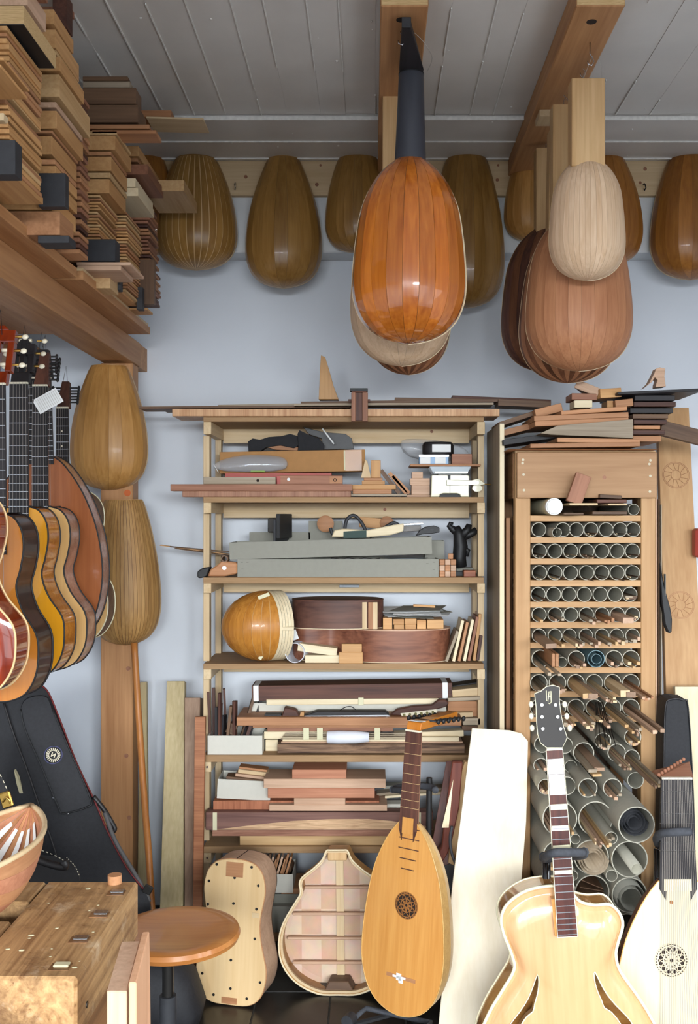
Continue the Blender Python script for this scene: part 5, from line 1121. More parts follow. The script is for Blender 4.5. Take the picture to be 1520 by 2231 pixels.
t = poly('plane_handle', 'pale wooden handle with a round bite standing on the black sheet', 'handle', ((1402,846),(1414,834),(1424,815),(1429,803),(1437,800),(1449,803),(1447,820),(1450,842),(1428,844),(1429,836),(1432,828),(1426,822),(1420,832)), 3.2, .04, M['pinkX'])
bx('wood_board', 'dark plank jutting out to the right photo edge', 'board', 1438, 1560, 930, 962, 3.25, .03, M['walnutX'], tilt=14)
# ---------------------------------------------------------------- boards between and beside the racks
def stand_board(name, label, cat, x0, x1, yt, Y, d, m, grp=None):
    a, b = ux(x0, Y), ux(x1, Y)
    return tag(obj(name, G().box(a-(a+b)/2, b-(a+b)/2, 0, d, 0, uz(yt, Y)-.0006), M[m], None, ((a+b)/2, Y, .0005), bev=.001), label, cat, grp)
stand_board('plywood_panel', 'tall pale edged plywood panel standing between the two racks', 'panel', 1088, 1098, 922, 3.25, .36, 'greywZ')
o = bpy.data.objects['plywood_panel']; obj('front_edge', G().box(-.0073, .0073, -.0016, -.0001, .002, uz(922, 3.25)-.004), M['spruceZ'], o)
stand_board('wood_board', 'narrow brown board standing beside the plywood panel', 'board', 1102, 1111, 1128, 3.30, .15, 'lumredZ')
stand_board('wood_board', 'dark board deep between plywood panel and tube rack', 'board', 1081, 1094, 1010, 3.5, .1, 'walnutZ')
for i, x in enumerate((1429, 1434, 1439)): stand_board('thin_sheet', ('first','second','third')[i]+' thin veneer sheet standing at the right of the tube rack', 'veneer', x, x+2.6, 1075+i*12, 3.22+.01*i, .3, ('pinkZ','walnutZ','greywZ')[i], 'veneer sheets beside the tube rack')
def plank3(name, label, cat, c, th, m, grp=None, mat_axis=None):
    """a board through four corner points (front face, world), thickness towards +y"""
    P = [Vector(p) for p in c]; n = (P[1]-P[0]).cross(P[3]-P[0]).normalized()
    if n.y < 0: n = -n
    o0 = P[0]; g = G(); A = [p-o0 for p in P]; k = len(A)
    g.rings([A, [a+n*th for a in A]])
    return tag(obj(name, g, M[m], None, o0, bev=.0012), label, cat, grp)
YR = 3.5
t = plank3('carved_plank', 'tall orange brown plank with two carved rosettes at the right', 'board', [(ux(1468,3.3), 3.3, .001), (ux(1560,3.3), 3.3, .001), U(1500,888,YR+.1), U(1432,888,YR+.1)], .03, 'pineorlZ')
v0, v1 = Vector((ux(1514,3.3), 3.3, 0)), U(1466,888,YR+.1)
for (x, y) in ((1472,1035),(1482,1318)):
    f_ = (v1.z-uz(y, 3.5))/(v1.z-v0.z); Yc = lerp(v1.y, v0.y, f_); c = U(x, y, Yc)-t.location; tl = math.atan2(v1.y-v0.y, v1.z-v0.z)
    g = G()
    for r in (.048, .044, .018): g.add(*(lambda q_: (q_.v, q_.f))(G().pipe((0,-.0012,0), (0,.002,0), r, r-.0012, 36)))
    for i in range(12):
        a = i*math.pi/6; g.add(*(lambda q_: (q_.v, q_.f))(G().cyl((.018*math.cos(a), -.0006, .018*math.sin(a)), (.042*math.cos(a+.2), -.0006, .042*math.sin(a+.2)), .0008, n=4)))
    obj('carved_rosette', g, M['lumredZ'], t, c, (-tl, 0, 0))
t = poly('black_bow_case', 'black curved blade shaped case hanging beside the carved plank', 'case', ((1438,1225),(1442,1250),(1448,1282),(1460,1325),(1464,1350),(1463,1378),(1456,1380),(1448,1360),(1441,1310),(1438,1260)), 3.22, .03, M['black'], bev=.004)
obj('edge_strip', G().box(-.004, .0, -.001, .01, .02, .09), M['darkmetal'], t)
t = thing('gig_case', 'black padded case standing behind the pale lute at the right', 'case', None, (ux(1475, 3.1), 3.1, 0.001))
pc = catmull([(-.04,0),(-.045,.3),(-.042,.7),(-.038,uz(1530,3.1)-.02),(-.02,uz(1524,3.1)),(.018,uz(1526,3.1)),(.034,uz(1545,3.1)),(.05,.6),(.055,.3),(.05,0)], 3)
obj('shell', G().prism([(p[0], p[1]) for p in pc], 0, .09), M['nylon'], t, bev=.012)
obj('zip', G().tube([(p[0]*1.0, -.001, p[1]) for p in pc], .002, 5), M['leather'], t)
plank3('pale_board', 'whitish board at the right photo edge behind the pale lute', 'board', [(ux(1500,3.2), 3.2, .001), (ux(1600,3.2), 3.2, .001), U(1600,1496,3.3), U(1470,1496,3.3)], .02, 'spruceZ')
tag(obj('red_bag', G().box(0, .08, 0, .05, 0, .10), M['red'], None, U(1516, 1215, 3.45), bev=.008), 'red edge of a bag at the right photo border', 'bag')
# ---------------------------------------------------------------- big pale board leaning in front of the rack
plank3('spruce_board', 'wide almost white spruce board leaning in front of the tube rack', 'board', [(ux(955,2.90), 2.90, .001), (ux(985,3.00), 3.00, uz(1930,3.00)), U(1028,1586,3.12), U(1110,1591,3.12), U(1136,1598,3.12), U(1150,1615,3.116), (ux(1146,3.045), 3.045, uz(1790,3.045)), (ux(1110,2.90), 2.90, .001)], .012, 'spruceboardZ')
# ---------------------------------------------------------------- instruments standing in front
def rosette_part(parent, c, r, y, light, dark='holes', name='rosette', seed=1, nper=8):
    """pierced round rose: dark ground with a raised lattice of rings and petals"""
    b = obj(name, G().cyl((c[0], y, c[1]), (c[0], y+.001, c[1]), r, n=36), M[dark], parent)
    g = G(); add = lambda q_: g.add(q_.v, q_.f)
    for k_ in (1.0, .86, .52, .2): add(G().pipe((c[0], y-.0012, c[1]), (c[0], y, c[1]), r*k_, r*k_-r*.05, 36))
    for i in range(nper):
        a = 2*math.pi*i/nper
        add(G().pipe((c[0]+r*.52*math.cos(a), y-.001, c[1]+r*.52*math.sin(a)), (c[0]+r*.52*math.cos(a), y, c[1]+r*.52*math.sin(a)), r*.38, r*.33, 18))
        add(G().pipe((c[0]+r*.3*math.cos(a+.4), y-.0008, c[1]+r*.3*math.sin(a+.4)), (c[0]+r*.3*math.cos(a+.4), y, c[1]+r*.3*math.sin(a+.4)), r*.2, r*.16, 12))
    for i in range(nper*3):
        a = 2*math.pi*i/(nper*3); add(G().cyl((c[0]+r*.84*math.cos(a), y-.0008, c[1]+r*.84*math.sin(a)), (c[0]+r*.98*math.cos(a), y-.0008, c[1]+r*.98*math.sin(a)), r*.035, n=5))
    obj('lattice', g, M[light], b)
    return b
def lute(name, label, base, rot, L, hw, dk, top, mt, mr, nr, neck, fw, grp=None, P=EGG, mneck='mahogZ', mfb='rosewZ', mats=None, gap=.0004, frets=8, rose=None, rose_l='rosette', nstr=0, bars=True):
    t = thing(name, label, 'lute', grp, base, rot); pr = profile(P, L, hw, top)
    bowl(t, pr, dk, nr, M[mr], M['holes'], gap, mats=mats, arc=.25)
    for o in list(t.children): o.rotation_euler = (0, 0, R(180))
    out = [(w_, z) for w_, z in pr]+[(-w_, z) for w_, z in reversed(pr)]
    sb = obj('soundboard', G().prism([(x*1.004, z) for x, z in out], -.003, 0), M[mt], t)
    obj('edge_lace', G().tube([(x*1.004, -.0025, z) for x, z in out], .0016, 5, True), M['luterib'], t, smooth=1)
    a, b = fw
    obj('neck', G().rings([[(w_*math.cos(math.pi*j/10), .002+w_*.75*math.sin(math.pi*j/10), z) for j in range(11)] for w_, z in ((a, L-.02), (b, L+neck))]), M[mneck], t, smooth=True)
    fbm = obj('fingerboard', G().hexa([(-a,-.006,L-.02),(a,-.006,L-.02),(a,.002,L-.02),(-a,.002,L-.02),(-b,-.006,L+neck),(b,-.006,L+neck),(b,.002,L+neck),(-b,.002,L+neck)]), M[mfb], t)
    for s_ in (-1, 1): obj('point', G().prism([(s_*a, L-.02), (s_*a*.62, L-.02), (s_*a*.66, L-.05)], -.0055, -.003), M[mfb], t)
    for i in range(frets):
        f_ = 2**(-(i+1)/12); z = L+neck-(neck+.32)*(1-f_)
        if z < L-.018: break
        w_ = lerp(b, a, (L+neck-z)/(neck+.02)); obj('fret', G().tube([(-w_-.0006, .002, z), (-w_-.0004, -.0066, z), (w_+.0004, -.0066, z), (w_+.0006, .002, z)], .0007, 4), M['gut'], fbm)
    obj('nut', G().box(-b, b, -.009, .004, L+neck, L+neck+.005), M['ivory'], t)
    if rose: rosette_part(sb, (rose[0], rose[1]), rose[2], -.0036, rose_l)
    return t, pr
# honey coloured lute on a stand, turned to the left
base = Vector((ux(868, 2.80), 2.80, uz(2212, 2.80)))
t, pr = lute('standing_lute', 'honey coloured lute with empty fingerboard standing on the floor stand', base, (R(-6), 0, R(-34)), .525, .134, 1.25, .03, 'lutetop', 'luterib', 11, .255, (.029, .024), rose=(.008, .30, .037))
for i, w_ in enumerate((.034, .034, .034, .028, .022)):
    z = .510-i*.028; obj('body_fret', G().box(-w_+.006, w_+.004, -.0048, -.003, z-.0012, z+.0012), M['rosewX'], t)
obj('soundboard_tongue', G().box(-.018, .018, -.0072, -.003, .495, .54), M['lutetop'], t)
br = obj('bridge_mark', G().box(-.045, .05, -.0038, -.003, .098, .108), M['cedarX'], t)
obj('white_patch', G().box(-.024, .018, -.0046, -.0038, .1, .106).box(-.012, .004, -.0046, -.0038, .094, .113).box(-.004, .010, -.0046, -.0038, .088, .100), M['paper'], br)
pb = obj('pegbox', G().hexa([(-.024,-.006,.785),(.024,-.006,.785),(.024,.0,.807),(-.024,.0,.807),(-.016,.225,.80),(.016,.225,.80),(.016,.225,.826),(-.016,.225,.826)]), M['gorange'], t, bev=.002)
for i in range(6):
    y = .05+i*.03
    obj('peg', G().cyl((-.045, y, .81), (.045, y, .81), .003, n=6).ball((.05, y, .81), .009, 8, (.6,.9,.9)).ball((-.05, y, .81), .009, 8, (.6,.9,.9)), M['black'], pb, smooth=1)
obj('paper_slip', G().box(-.02, .02, .0, .03, .809, .810), M['paper'], pb)
# its floor stand
b0 = base.copy()
t = thing('lute_stand', 'black folding stand with padded arms under the honey lute', 'stand', None, (b0.x, b0.y+.06, 0), (0, 0, R(-25)))
obj('base_bar', G().tube([(-.10,-.1,.058),(-.10,.0,.05),(.10,.0,.05),(.10,-.1,.058)], .008, 8), M['foam'], t, smooth=1)
for s_ in (-1, 1):
    obj('wheel', G().cyl((s_*.105, -.115, .06), (s_*.105, -.085, .06), .018, n=14), M['slate'], t, smooth=True); obj('foot', G().tube([(0,.05,.04),(s_*.14,-.04,.008)], .008, 7), M['black'], t)
obj('rear_foot', G().tube([(0,.05,.04),(0,.16,.008)], .008, 7), M['black'], t)
obj('post', G().cyl((0, .22, .03), (0, .24, .67), .009, n=10), M['black'], t, smooth=True); obj('lower_link', G().tube([(0, .0, .05), (0, .22, .03)], .009, 7), M['black'], t)
obj('neck_yoke', G().tube(catmull([(-.055,.085,.665),(-.06,.12,.66),(-.03,.19,.655),(.03,.19,.655),(.055,.15,.66)], 4), .010, 8), M['foam'], t, smooth=1)
obj('arm_pad', G().tube([(-.055,.09,.665),(.03,.07,.668)], .010, 8), M['foam'], t, smooth=1)
obj('yellow_label', G().box(-.03, .03, -.11, -.108, .02, .035), M['gyellow'], t)
# pale guitar shaped box
k = 3.02/F
gb = [(x*k, z*k) for x, z in ((.1,0),(40,2),(66,18),(78,48),(79,82),(70,118),(63,150),(61,180),(66,215),(70,245),(64,278),(46,300),(20,308),(.1,309))]
bb = (ux(500, 3.02), 3.02, .004)
t = thing('guitar_mould', 'pale guitar shaped mould box dotted with screws on the floor', 'mould', None, bb, (R(-5), R(1), R(-12)))
out = mirror(gb, 4)
obj('front_plate', G().prism(out, -.006, 0), M['mapleZ2'], t, bev=.0015); obj('side', side_wall(out, 0, .115), M['pinkX'], t, smooth=True); obj('rear_plate', G().prism(out, .115, .121), M['walnutZ'], t)
obj('lower_edge', G().tube([(x*1.002, .0, z) for x, z in out], .0022, 5, True), M['cedarX'], t, smooth=1)
obj('block_inset', G().box(-.028, .026, -.0075, -.005, .375, .418), M['cedarX'], t); obj('block_inset', G().box(-.024, .024, -.0075, -.005, .004, .022), M['cedarX'], t); obj('tape', G().box(.06, .083, -.0075, -.005, .262, .276), M['pineX'], t)
obj('end_joint', G().box(-.001, .001, 0, .115, .4255, .4272), M['holes'], t)
for x, z in ((-45,295),(40,296),(-62,258),(58,258),(-62,208),(56,208),(0,270),(0,215),(0,150),(0,95),(-55,148),(55,145),(-68,60),(72,55),(-38,18),(42,18),(2,35)):
    obj('screw', G().cyl((x*k*.95, -.0072, z*k), (x*k*.95, -.005, z*k), .0042, n=10), M['darkmetal'], t)
# open archtop body without its top
k = 3.08/F
bo = [(x*k, z*k) for x, z in ((.1,0),(45,2),(92,24),(122,60),(131,104),(121,148),(94,192),(82,212),(84,232),(78,246),(56,262),(34,282),(24,302),(17,304))]
t = thing('unfinished_guitar', 'open unfinished guitar body showing bracing behind the honey lute', 'guitar body', None, (ux(737, 3.08), 3.08, .004), (R(-8), R(-1.5), R(-4)))
out = mirror(bo, 4)
obj('back_plate', plate([(x*.985, z) for x, z in out], .085, -.012, th=.003, c=(0, .2)), M['rawback'], t, smooth=True)
obj('side', side_wall(out, 0, .085, .004), M['mouldlt'], t, smooth=True)
obj('lining', side_wall([(x*.975, .004+z*.985) for x, z in out], .0, .012, .006), M['pineX'], t, smooth=True)
obj('edge', G().tube([(x, 0, z) for x, z in out], .003, 6, True), M['spruceX'], t, smooth=1)
for z, w_ in ((.302,.112),(.222,.15),(.148,.168),(.075,.15)): obj('brace', G().box(-w_, w_, .06, .078, z-.004, z+.004), M['pinkX'], t, bev=.002)
obj('center_strip', G().box(-.012, .012, .078, .082, .03, .40), M['pineZ'], t)
for x, m in ((-.10,'pinkZ'),(-.045,'rawmaple'),(.045,'rawmaple'),(.10,'pinkZ')): pass
obj('neck_block', G().box(-.03, .03, .006, .08, .395, .426), M['mapleZ'], t, bev=.002); obj('tail_block', G().hexa([(-.045,.01,.008),(.045,.01,.008),(.045,.08,.008),(-.045,.08,.008),(-.03,.01,.035),(.03,.01,.035),(.03,.08,.035),(-.03,.08,.035)]), M['walnutX'], t, bev=.002)
# dark bent guitar parts behind the pale board
t = plank3('rosewood_plank', 'dark red rosewood back half leaning between shelf and pale board', 'board', [(ux(930,3.15),3.15,uz(1900,3.15)), (ux(985,3.15),3.15,uz(1880,3.15)), (ux(998,3.25),3.25,uz(1658,3.25)), (ux(972,3.25),3.25,uz(1658,3.25))], .006, 'mahogdZ')
t = poly('rosewood_neck', 'dark guitar neck with pale wedge leaning behind the honey lute', 'guitar neck', ((940,1880),(962,1845),(968,1790),(985,1660),(1008,1660),(1000,1760),(985,1830),(975,1860),(950,1900)), 3.1, .03, M['mahogdZ'], bev=.003)
c = t.location
obj('pale_wedge', G().prism([(p.x-c.x, p.z-c.z) for p in (U(962,1803,3.1), U(977,1803,3.1), U(987,1698,3.1))], -.0015, .001), M['spruceZ'], t)
t = poly('bent_wood', 'pale bent guitar side with dark edge behind the pale board', 'guitar side', ((976,1880),(985,1800),(1000,1700),(1012,1660),(1030,1660),(1030,1880),(998,1890)), 3.14, .03, M['mapleZ'])
P = [U(x, y, 3.05) for x, y in ((984,1800),(980,1830),(984,1860),(996,1890),(1010,1915))]
tag(obj('bent_binding', G().tube(catmull(P, 4), .005, 6), M['slate'], smooth=1), 'dark bent strip curving behind the pale board', 'strip')
P = [U(x, y, 3.12) for x, y in ((940,1875),(958,1858),(975,1848),(990,1830))]
# ---------------------------------------------------------------- archtop guitar
AY = 2.50; ak = AY/F; ar0 = R(3.2)
OX, OZ = 1247, 2405
def al(x, y):
    dx, dz = (x-OX)*ak, (OZ-y)*ak
    return (dx*math.cos(ar0)+dz*math.sin(ar0), -dx*math.sin(ar0)+dz*math.cos(ar0))
t = thing('archtop_guitar', 'blonde archtop guitar with cutaway and teardrop sound holes in front', 'guitar', None, (ux(OX, AY), AY, uz(OZ, AY)), (R(-4), -ar0, 0))
op = [al(*p) for p in ((1247,2404),(1190,2398),(1120,2375),(1065,2330),(1044,2275),(1066,2215),(1096,2166),(1122,2122),(1119,2092),(1101,2046),(1095,2011),(1110,1979),(1152,1951),(1205,1941),(1240,1946),(1256,1962),(1272,1976),(1301,1982),(1334,1981),(1355,1999),(1362,2026),(1350,2066),(1346,2092),(1356,2126),(1390,2174),(1420,2222),(1445,2280),(1428,2335),(1375,2378),(1305,2398))]
out = [(p[0], p[1]) for p in catmull(op, 4, True)]
D = .085
top = plate(out, 0, .022, steps=(1,.975,.95,.92,.88,.82,.74,.64,.52,.38,.24,.1), th=.004, c=al(1240,2190))
cz = al(1240, 2190)
# recurve near the rim: dip the second rings
n_ = len(out)
for ri, dy in ((1, .003), (2, .0052), (3, .0055), (4, .0035)):
    for j in range(n_): v = top.v[ri*n_+j]; top.v[ri*n_+j] = (v[0], v[1]+dy+.004*(1-abs(2-ri)/3), v[2])
def fhole(s_):
    p = [(1171,2126),(1174,2140),(1171,2165),(1164,2188),(1160,2204),(1146,2215),(1130,2240),(1120,2270),(1108,2290),(1098,2285),(1100,2255),(1112,2230),(1132,2205),(1150,2178),(1162,2150)]
    q_ = [al(*v) for v in p]
    if s_ > 0:
        ax = al(1236, 2200)[0]; q_ = [(2*ax-x+.004, z) for x, z in q_][::-1]
    return [(v[0], v[1]) for v in catmull(q_, 2, True)]
def cut(g, cutters, name):
    me = mesh(name, g); o = bpy.data.objects.new(name, me); COL.objects.link(o); cs_ = []
    for c_ in cutters:
        co = bpy.data.objects.new('c', mesh('c', c_)); COL.objects.link(co); cs_.append(co)
        m_ = o.modifiers.new('b', 'BOOLEAN'); m_.operation = 'DIFFERENCE'; m_.object = co; m_.solver = 'EXACT'
    dg = bpy.context.evaluated_depsgraph_get(); dg.update(); nm = bpy.data.meshes.new_from_object(o.evaluated_get(dg))
    for x in cs_+[o]: bpy.data.objects.remove(x)
    nm.name = name
    return nm
tm_ = cut(top, [G().prism(fhole(-1), -.06, .03), G().prism(fhole(1), -.06, .03)], 'soundboard')
obj('soundboard', tm_, M['archtop'], t, smooth=True)
for s_ in (-1, 1):
    fh = fhole(s_); P = []
    for x, z in fh:
        # height of the arch at this place
        best = min(range(len(top.v)-n_), key=lambda i: (top.v[i][0]-x)**2+(top.v[i][2]-z)**2); P.append((x, top.v[best][1]-.0012, z))
    obj('hole_binding', G().tube(P, .0016, 5, True), M['binding'], t, smooth=1)
obj('side', side_wall(out, .002, D), M['archside'], t, smooth=True); obj('back', G().prism(out, D, D+.003), M['archside'], t)
for y, r in ((.0, .0042), (D+.001, .003)): obj('binding', G().tube([(x*1.002, y, z) for x, z in out], r, 6, True), M['binding'], t, smooth=1)
def frame2(pa, pb_): return (Vector((pa[0], 0, pa[1])), Vector((pb_[0], 0, pb_[1])))
na, nb = al(1212, 1640), al(1235.5, 2040)     # nut and end of the fingerboard
fy = -.034
def fbq(f0, f1, y0, y1, w0=1.0, e=0):
    q_ = []
    for f_ in (f1, f0):
        cx_, cz_ = lerp(na[0], nb[0], f_), lerp(na[1], nb[1], f_); w_ = lerp(17.5, 21, f_)*ak*w0
        q_ += [(cx_-w_, y0, cz_), (cx_+w_, y0, cz_), (cx_+w_, y1, cz_), (cx_-w_, y1, cz_)]
    return G().hexa(q_)
fb = obj('fretboard', fbq(0, 1, fy, fy+.007), M['rosewfb'], t)
obj('fretboard_binding', fbq(-.002, 1.004, fy+.0006, fy+.0064, 1.07), M['binding'], t)
SLEN = (na[1]-nb[1])/(1-2**(-21/12))/1
for i in range(1, 21):
    f_ = (1-2**(-i/12))/(1-2**(-20.4/12))
    if f_ < .995: obj('fret', fbq(f_-.0022, f_+.0022, fy-.0012, fy, .98), M['steel'], fb)
for a_, b_ in ((1659,1692),(1693,1737),(1757,1769),(1803,1814),(1845,1852),(1899,1907)):  # pale blocks on the fretboard: upper ones plain white, lower ones cream inlay
    f0, f1 = (a_-1640)/400, (b_-1640)/400; obj('pale_block', fbq(f0, f1, fy-.0006, fy, .95), M['paper' if a_ < 1740 else 'binding'], fb)
obj('neck', G().rings([[(lerp(na[0], nb[0], f_)+w_*math.cos(math.pi*j/8), fy+.007+w_*1.1*math.sin(math.pi*j/8), lerp(na[1], nb[1], f_)) for j in range(9)] for f_, w_ in ((0, 17.5*ak), (.78, 20*ak))]), M['archside'], t, smooth=True)
obj('neck_heel', G().hexa([(nb[0]-.03, fy+.007, nb[1]-.0),(nb[0]+.02, fy+.007, nb[1]),(nb[0]+.02, 0, nb[1]),(nb[0]-.03, 0, nb[1]),(nb[0]-.033, fy+.007, nb[1]+.09),(nb[0]+.015, fy+.007, nb[1]+.09),(nb[0]+.015, .02, nb[1]+.09),(nb[0]-.033, .02, nb[1]+.09)]), M['archside'], t)
obj('nut', fbq(-.012, 0, fy-.003, fy+.007, .98), M['ivory'], t)
hp2 = [al(*p) for p in ((1195,1634),(1182,1624),(1176,1606),(1174,1580),(1173,1545),(1170,1517),(1184,1512),(1196,1502),(1210,1499),(1224,1503),(1223,1530),(1226,1560),(1232,1590),(1239,1612),(1236,1620),(1229,1634))]
hd = obj('headstock', G().prism(hp2, fy-.002, fy+.012), M['blackface'], t)
obj('headstock_binding', G().tube([(x, fy+.001, z) for x, z in hp2], .0022, 5, True), M['binding'], hd)
for i, (xl, xr, y) in enumerate(((1184.5,1214.5,1541),(1184.5,1219,1567),(1186,1225,1593))):
    for s_, x in ((-1, xl), (1, xr)):
        c_ = al(x, y); p_ = al(x+s_*22, y)
        tn = obj('tuner', G().cyl((c_[0], fy-.006, c_[1]), (c_[0], fy-.001, c_[1]), .0042, n=12).cyl((c_[0], fy+.008, c_[1]), (p_[0], fy+.008, p_[1]), .002, n=6), M['steel'], hd, smooth=True)
        obj('tuner_button', G().ball((p_[0], fy+.008, p_[1]), .0085, 8, (.8, .6, 1)), M['ivory'], tn, smooth=1)
lg = G()
for pts in (((1195,1510),(1195.5,1532),(1200,1533)), ((1199,1530),(1201,1512),(1205,1512),(1205,1530)), ((1198,1522),(1206,1522)), ((1205,1511),(1205.5,1535),(1202,1539),(1199,1537))):
    q_ = G().tube([(al(*p)[0], fy-.0024, al(*p)[1]) for p in pts], .0011, 4); lg.add(q_.v, q_.f)
obj('monogram', lg, M['binding'], hd)
# its stand
t = thing('guitar_stand', 'black tubular stand with foam yoke behind the archtop neck', 'stand', None, (ux(1225, 2.75), 2.75, 0))
def gs(pts): return [U(x, y, Y)-t.location for x, y, Y in pts]
obj('post', G().tube(gs(((1190,1870,2.60),(1190,2000,2.62),(1194,2340,2.68))), .011, 10), M['blackgloss'], t, smooth=1)
obj('yoke', G().tube(catmull(gs(((1272,1856,2.47),(1268,1862,2.5),(1245,1864,2.585),(1212,1866,2.60),(1186,1870,2.585),(1184,1866,2.52))), 4), .012, 8), M['foam'], t, smooth=1)
obj('arm_pad', G().tube(catmull(gs(((1184,1869,2.50),(1200,1860,2.43),(1225,1857,2.42),(1272,1858,2.46))), 4), .0105, 8), M['foam'], t, smooth=1)
for s_ in (-1, 1): obj('leg', G().tube([(-.02, -.1, .30), (s_*.16, -.28 if s_ < 0 else -.25, .01)], .009, 8), M['blackgloss'], t)
obj('rear_leg', G().tube([(-.02, -.1, .30), (.0, .12, .01)], .009, 8), M['blackgloss'], t); obj('cradle', G().tube([(-.15,-.34,.10),(-.13,-.20,.08),(.13,-.20,.08),(.15,-.34,.10)], .010, 8), M['foam'], t); obj('lower_post', G().tube([(-.02,-.1,.30),(-.02,-.12,.08),(0,-.2,.08)], .010, 8), M['blackgloss'], t)
# ---------------------------------------------------------------- many stringed pale lute at the right edge
LY = 2.66; lk = LY/F
base = Vector((ux(1482, LY), LY, uz(2412, LY)))
t, pr = lute('pale_lute', 'whitish topped lute with wide black strung fingerboard at the right edge', base, (R(-4), R(.6), R(2)), 482*lk, 146*lk, 1.0, 44*lk, 'lutepale', 'rawdark', 13, 222*lk, (42*lk, 34*lk), mneck='ebonyZ', mfb='ebonyZ', rose=None, frets=0, P=[(0,0),(.012,.28),(.05,.58),(.12,.82),(.22,.96),(.33,1.0),(.46,.985),(.6,.92),(.74,.80),(.86,.62),(.94,.46),(1.0,.30)])
L = 482*lk; neck = 222*lk
sb = [o for o in t.children if o.name.startswith('soundboard')][0]
rosette_part(sb, (-17*lk, 312*lk), 37*lk, -.0036, 'lutepale', 'holes', nper=12)
obj('soundboard_tongue', G().box(-32*lk, 30*lk, -.0068, -.003, L-.025, L+.006), M['lutepale'], t)
for i in range(7):
    z = L+neck-(.12 if i == 0 else 0)-(neck+.30)*(1-2**(-(i+1)/12))+(.12 if i == 0 else 0)
    w_ = lerp(34, 42, (L+neck-z)/neck)*lk; obj('fret', G().tube([(-w_, .0, z), (-w_, -.0068, z), (w_, -.0068, z), (w_, 0, z)], .0008, 4), M['steel'], t)
for i in range(19):
    q_ = (i/18-.5)*1.86; obj('string', G().cyl((q_*52*lk, -.010, .10), (q_*33*lk, -.0095, L+neck+.003), .0005, n=4), M['gutdark'], t)
pb = obj('pegbox', G().hexa([(-40*lk,.0,L+neck+.004),(40*lk,.0,L+neck+.004),(40*lk,.03,L+neck+.004),(-40*lk,.03,L+neck+.004),(-34*lk,.07,L+neck+.010),(60*lk,.10,L+neck+.030),(60*lk,.12,L+neck+.02),(-34*lk,.09,L+neck+.004)]), M['mahogX'], t, bev=.002)
for i in range(9): obj('carved_bead', G().ball((-38*lk+i*.012, .005+i*.010, L+neck+.010+i*.0035), .0055, 8), M['mahogX'], pb, smooth=1)
rs = obj('star_inlay', G().cyl((-16*lk, -.0062, L-.055), (-16*lk, -.0028, L-.055), .005, n=6), M['rosette'], t)
t = thing('lute_stand', 'black foam armed stand hooked around the pale lute neck', 'stand', None, (ux(1440, 2.78), 2.78, 0))
def gs(pts): return [U(x, y, Y)-t.location for x, y, Y in pts]
obj('post', G().tube(gs(((1432,1850,2.80),(1432,2000,2.81),(1440,2330,2.84))), .011, 10), M['blackgloss'], t, smooth=1)
obj('yoke', G().tube(catmull(gs(((1432,1838,2.80),(1430,1826,2.72),(1440,1816,2.65),(1470,1813,2.62),(1503,1812,2.63))), 4), .011, 8), M['foam'], t, smooth=1)
for s_ in (-1, 1): obj('leg', G().tube([(-.0, .05, .32), (s_*.15, -.15, .01)], .009, 8), M['blackgloss'], t)
obj('rear_leg', G().tube([(0, .05, .32), (0, .25, .01)], .009, 8), M['blackgloss'], t); obj('cradle', G().tube([(-.05,-.19,.0),(-.05,-.06,.0),(.17,-.06,.0),(.17,-.19,.0)], .009, 8).xf(Matrix.Translation((.0, 0, base.z-.012))), M['foam'], t); obj('lower_post', G().tube([(0,.05,.32),(.05,-.06,base.z-.012)], .009, 8), M['blackgloss'], t)
# ---------------------------------------------------------------- left front: bench, stool, bags, planks
# planks standing beside the orange post
plank3('wood_plank', 'narrow pale plank standing right behind the orange post', 'board', [(ux(298,3.6),3.6,.001),(ux(324,3.6),3.6,.001),(ux(319,3.66),3.66,uz(1486,3.66)),(ux(305,3.66),3.66,uz(1486,3.66))], .02, 'greenwZ')
plank3('wood_plank', 'wide greenish pale plank leaning left of the shelving', 'board', [(ux(345,3.35),3.35,.001),(ux(398,3.35),3.35,.001),(ux(402,3.58),3.58,uz(1484,3.58)),(ux(363,3.58),3.58,uz(1484,3.58))], .035, 'greenwZ')
plank3('wood_plank', 'grey brown thick plank leaning beside the greenish one', 'board', [(ux(404,3.36),3.34,.001),(ux(426,3.36),3.34,.001),(ux(436,3.52),3.52,uz(1520,3.52)),(ux(402,3.52),3.52,uz(1520,3.52))], .08, 'walnutlZ')
plank3('wood_plank', 'curly reddish plank leaning against the left shelf post', 'board', [(ux(421,3.30),3.28,.001),(ux(440,3.30),3.28,.001),(ux(447,3.36),3.36,uz(1562,3.36)),(ux(424,3.36),3.36,uz(1562,3.36))], .02, 'curlyH')
P = [U(292,1400,3.52), U(302,1560,3.50), U(314,1740,3.42), U(325,1880,3.34), (ux(337,3.25), 3.25, .02)]
t = tag(obj('broom_stick', G().tube(catmull(P, 4), .0115, 10), M['stickor'], smooth=1), 'long orange brown broom stick leaning against the orange post', 'stick')
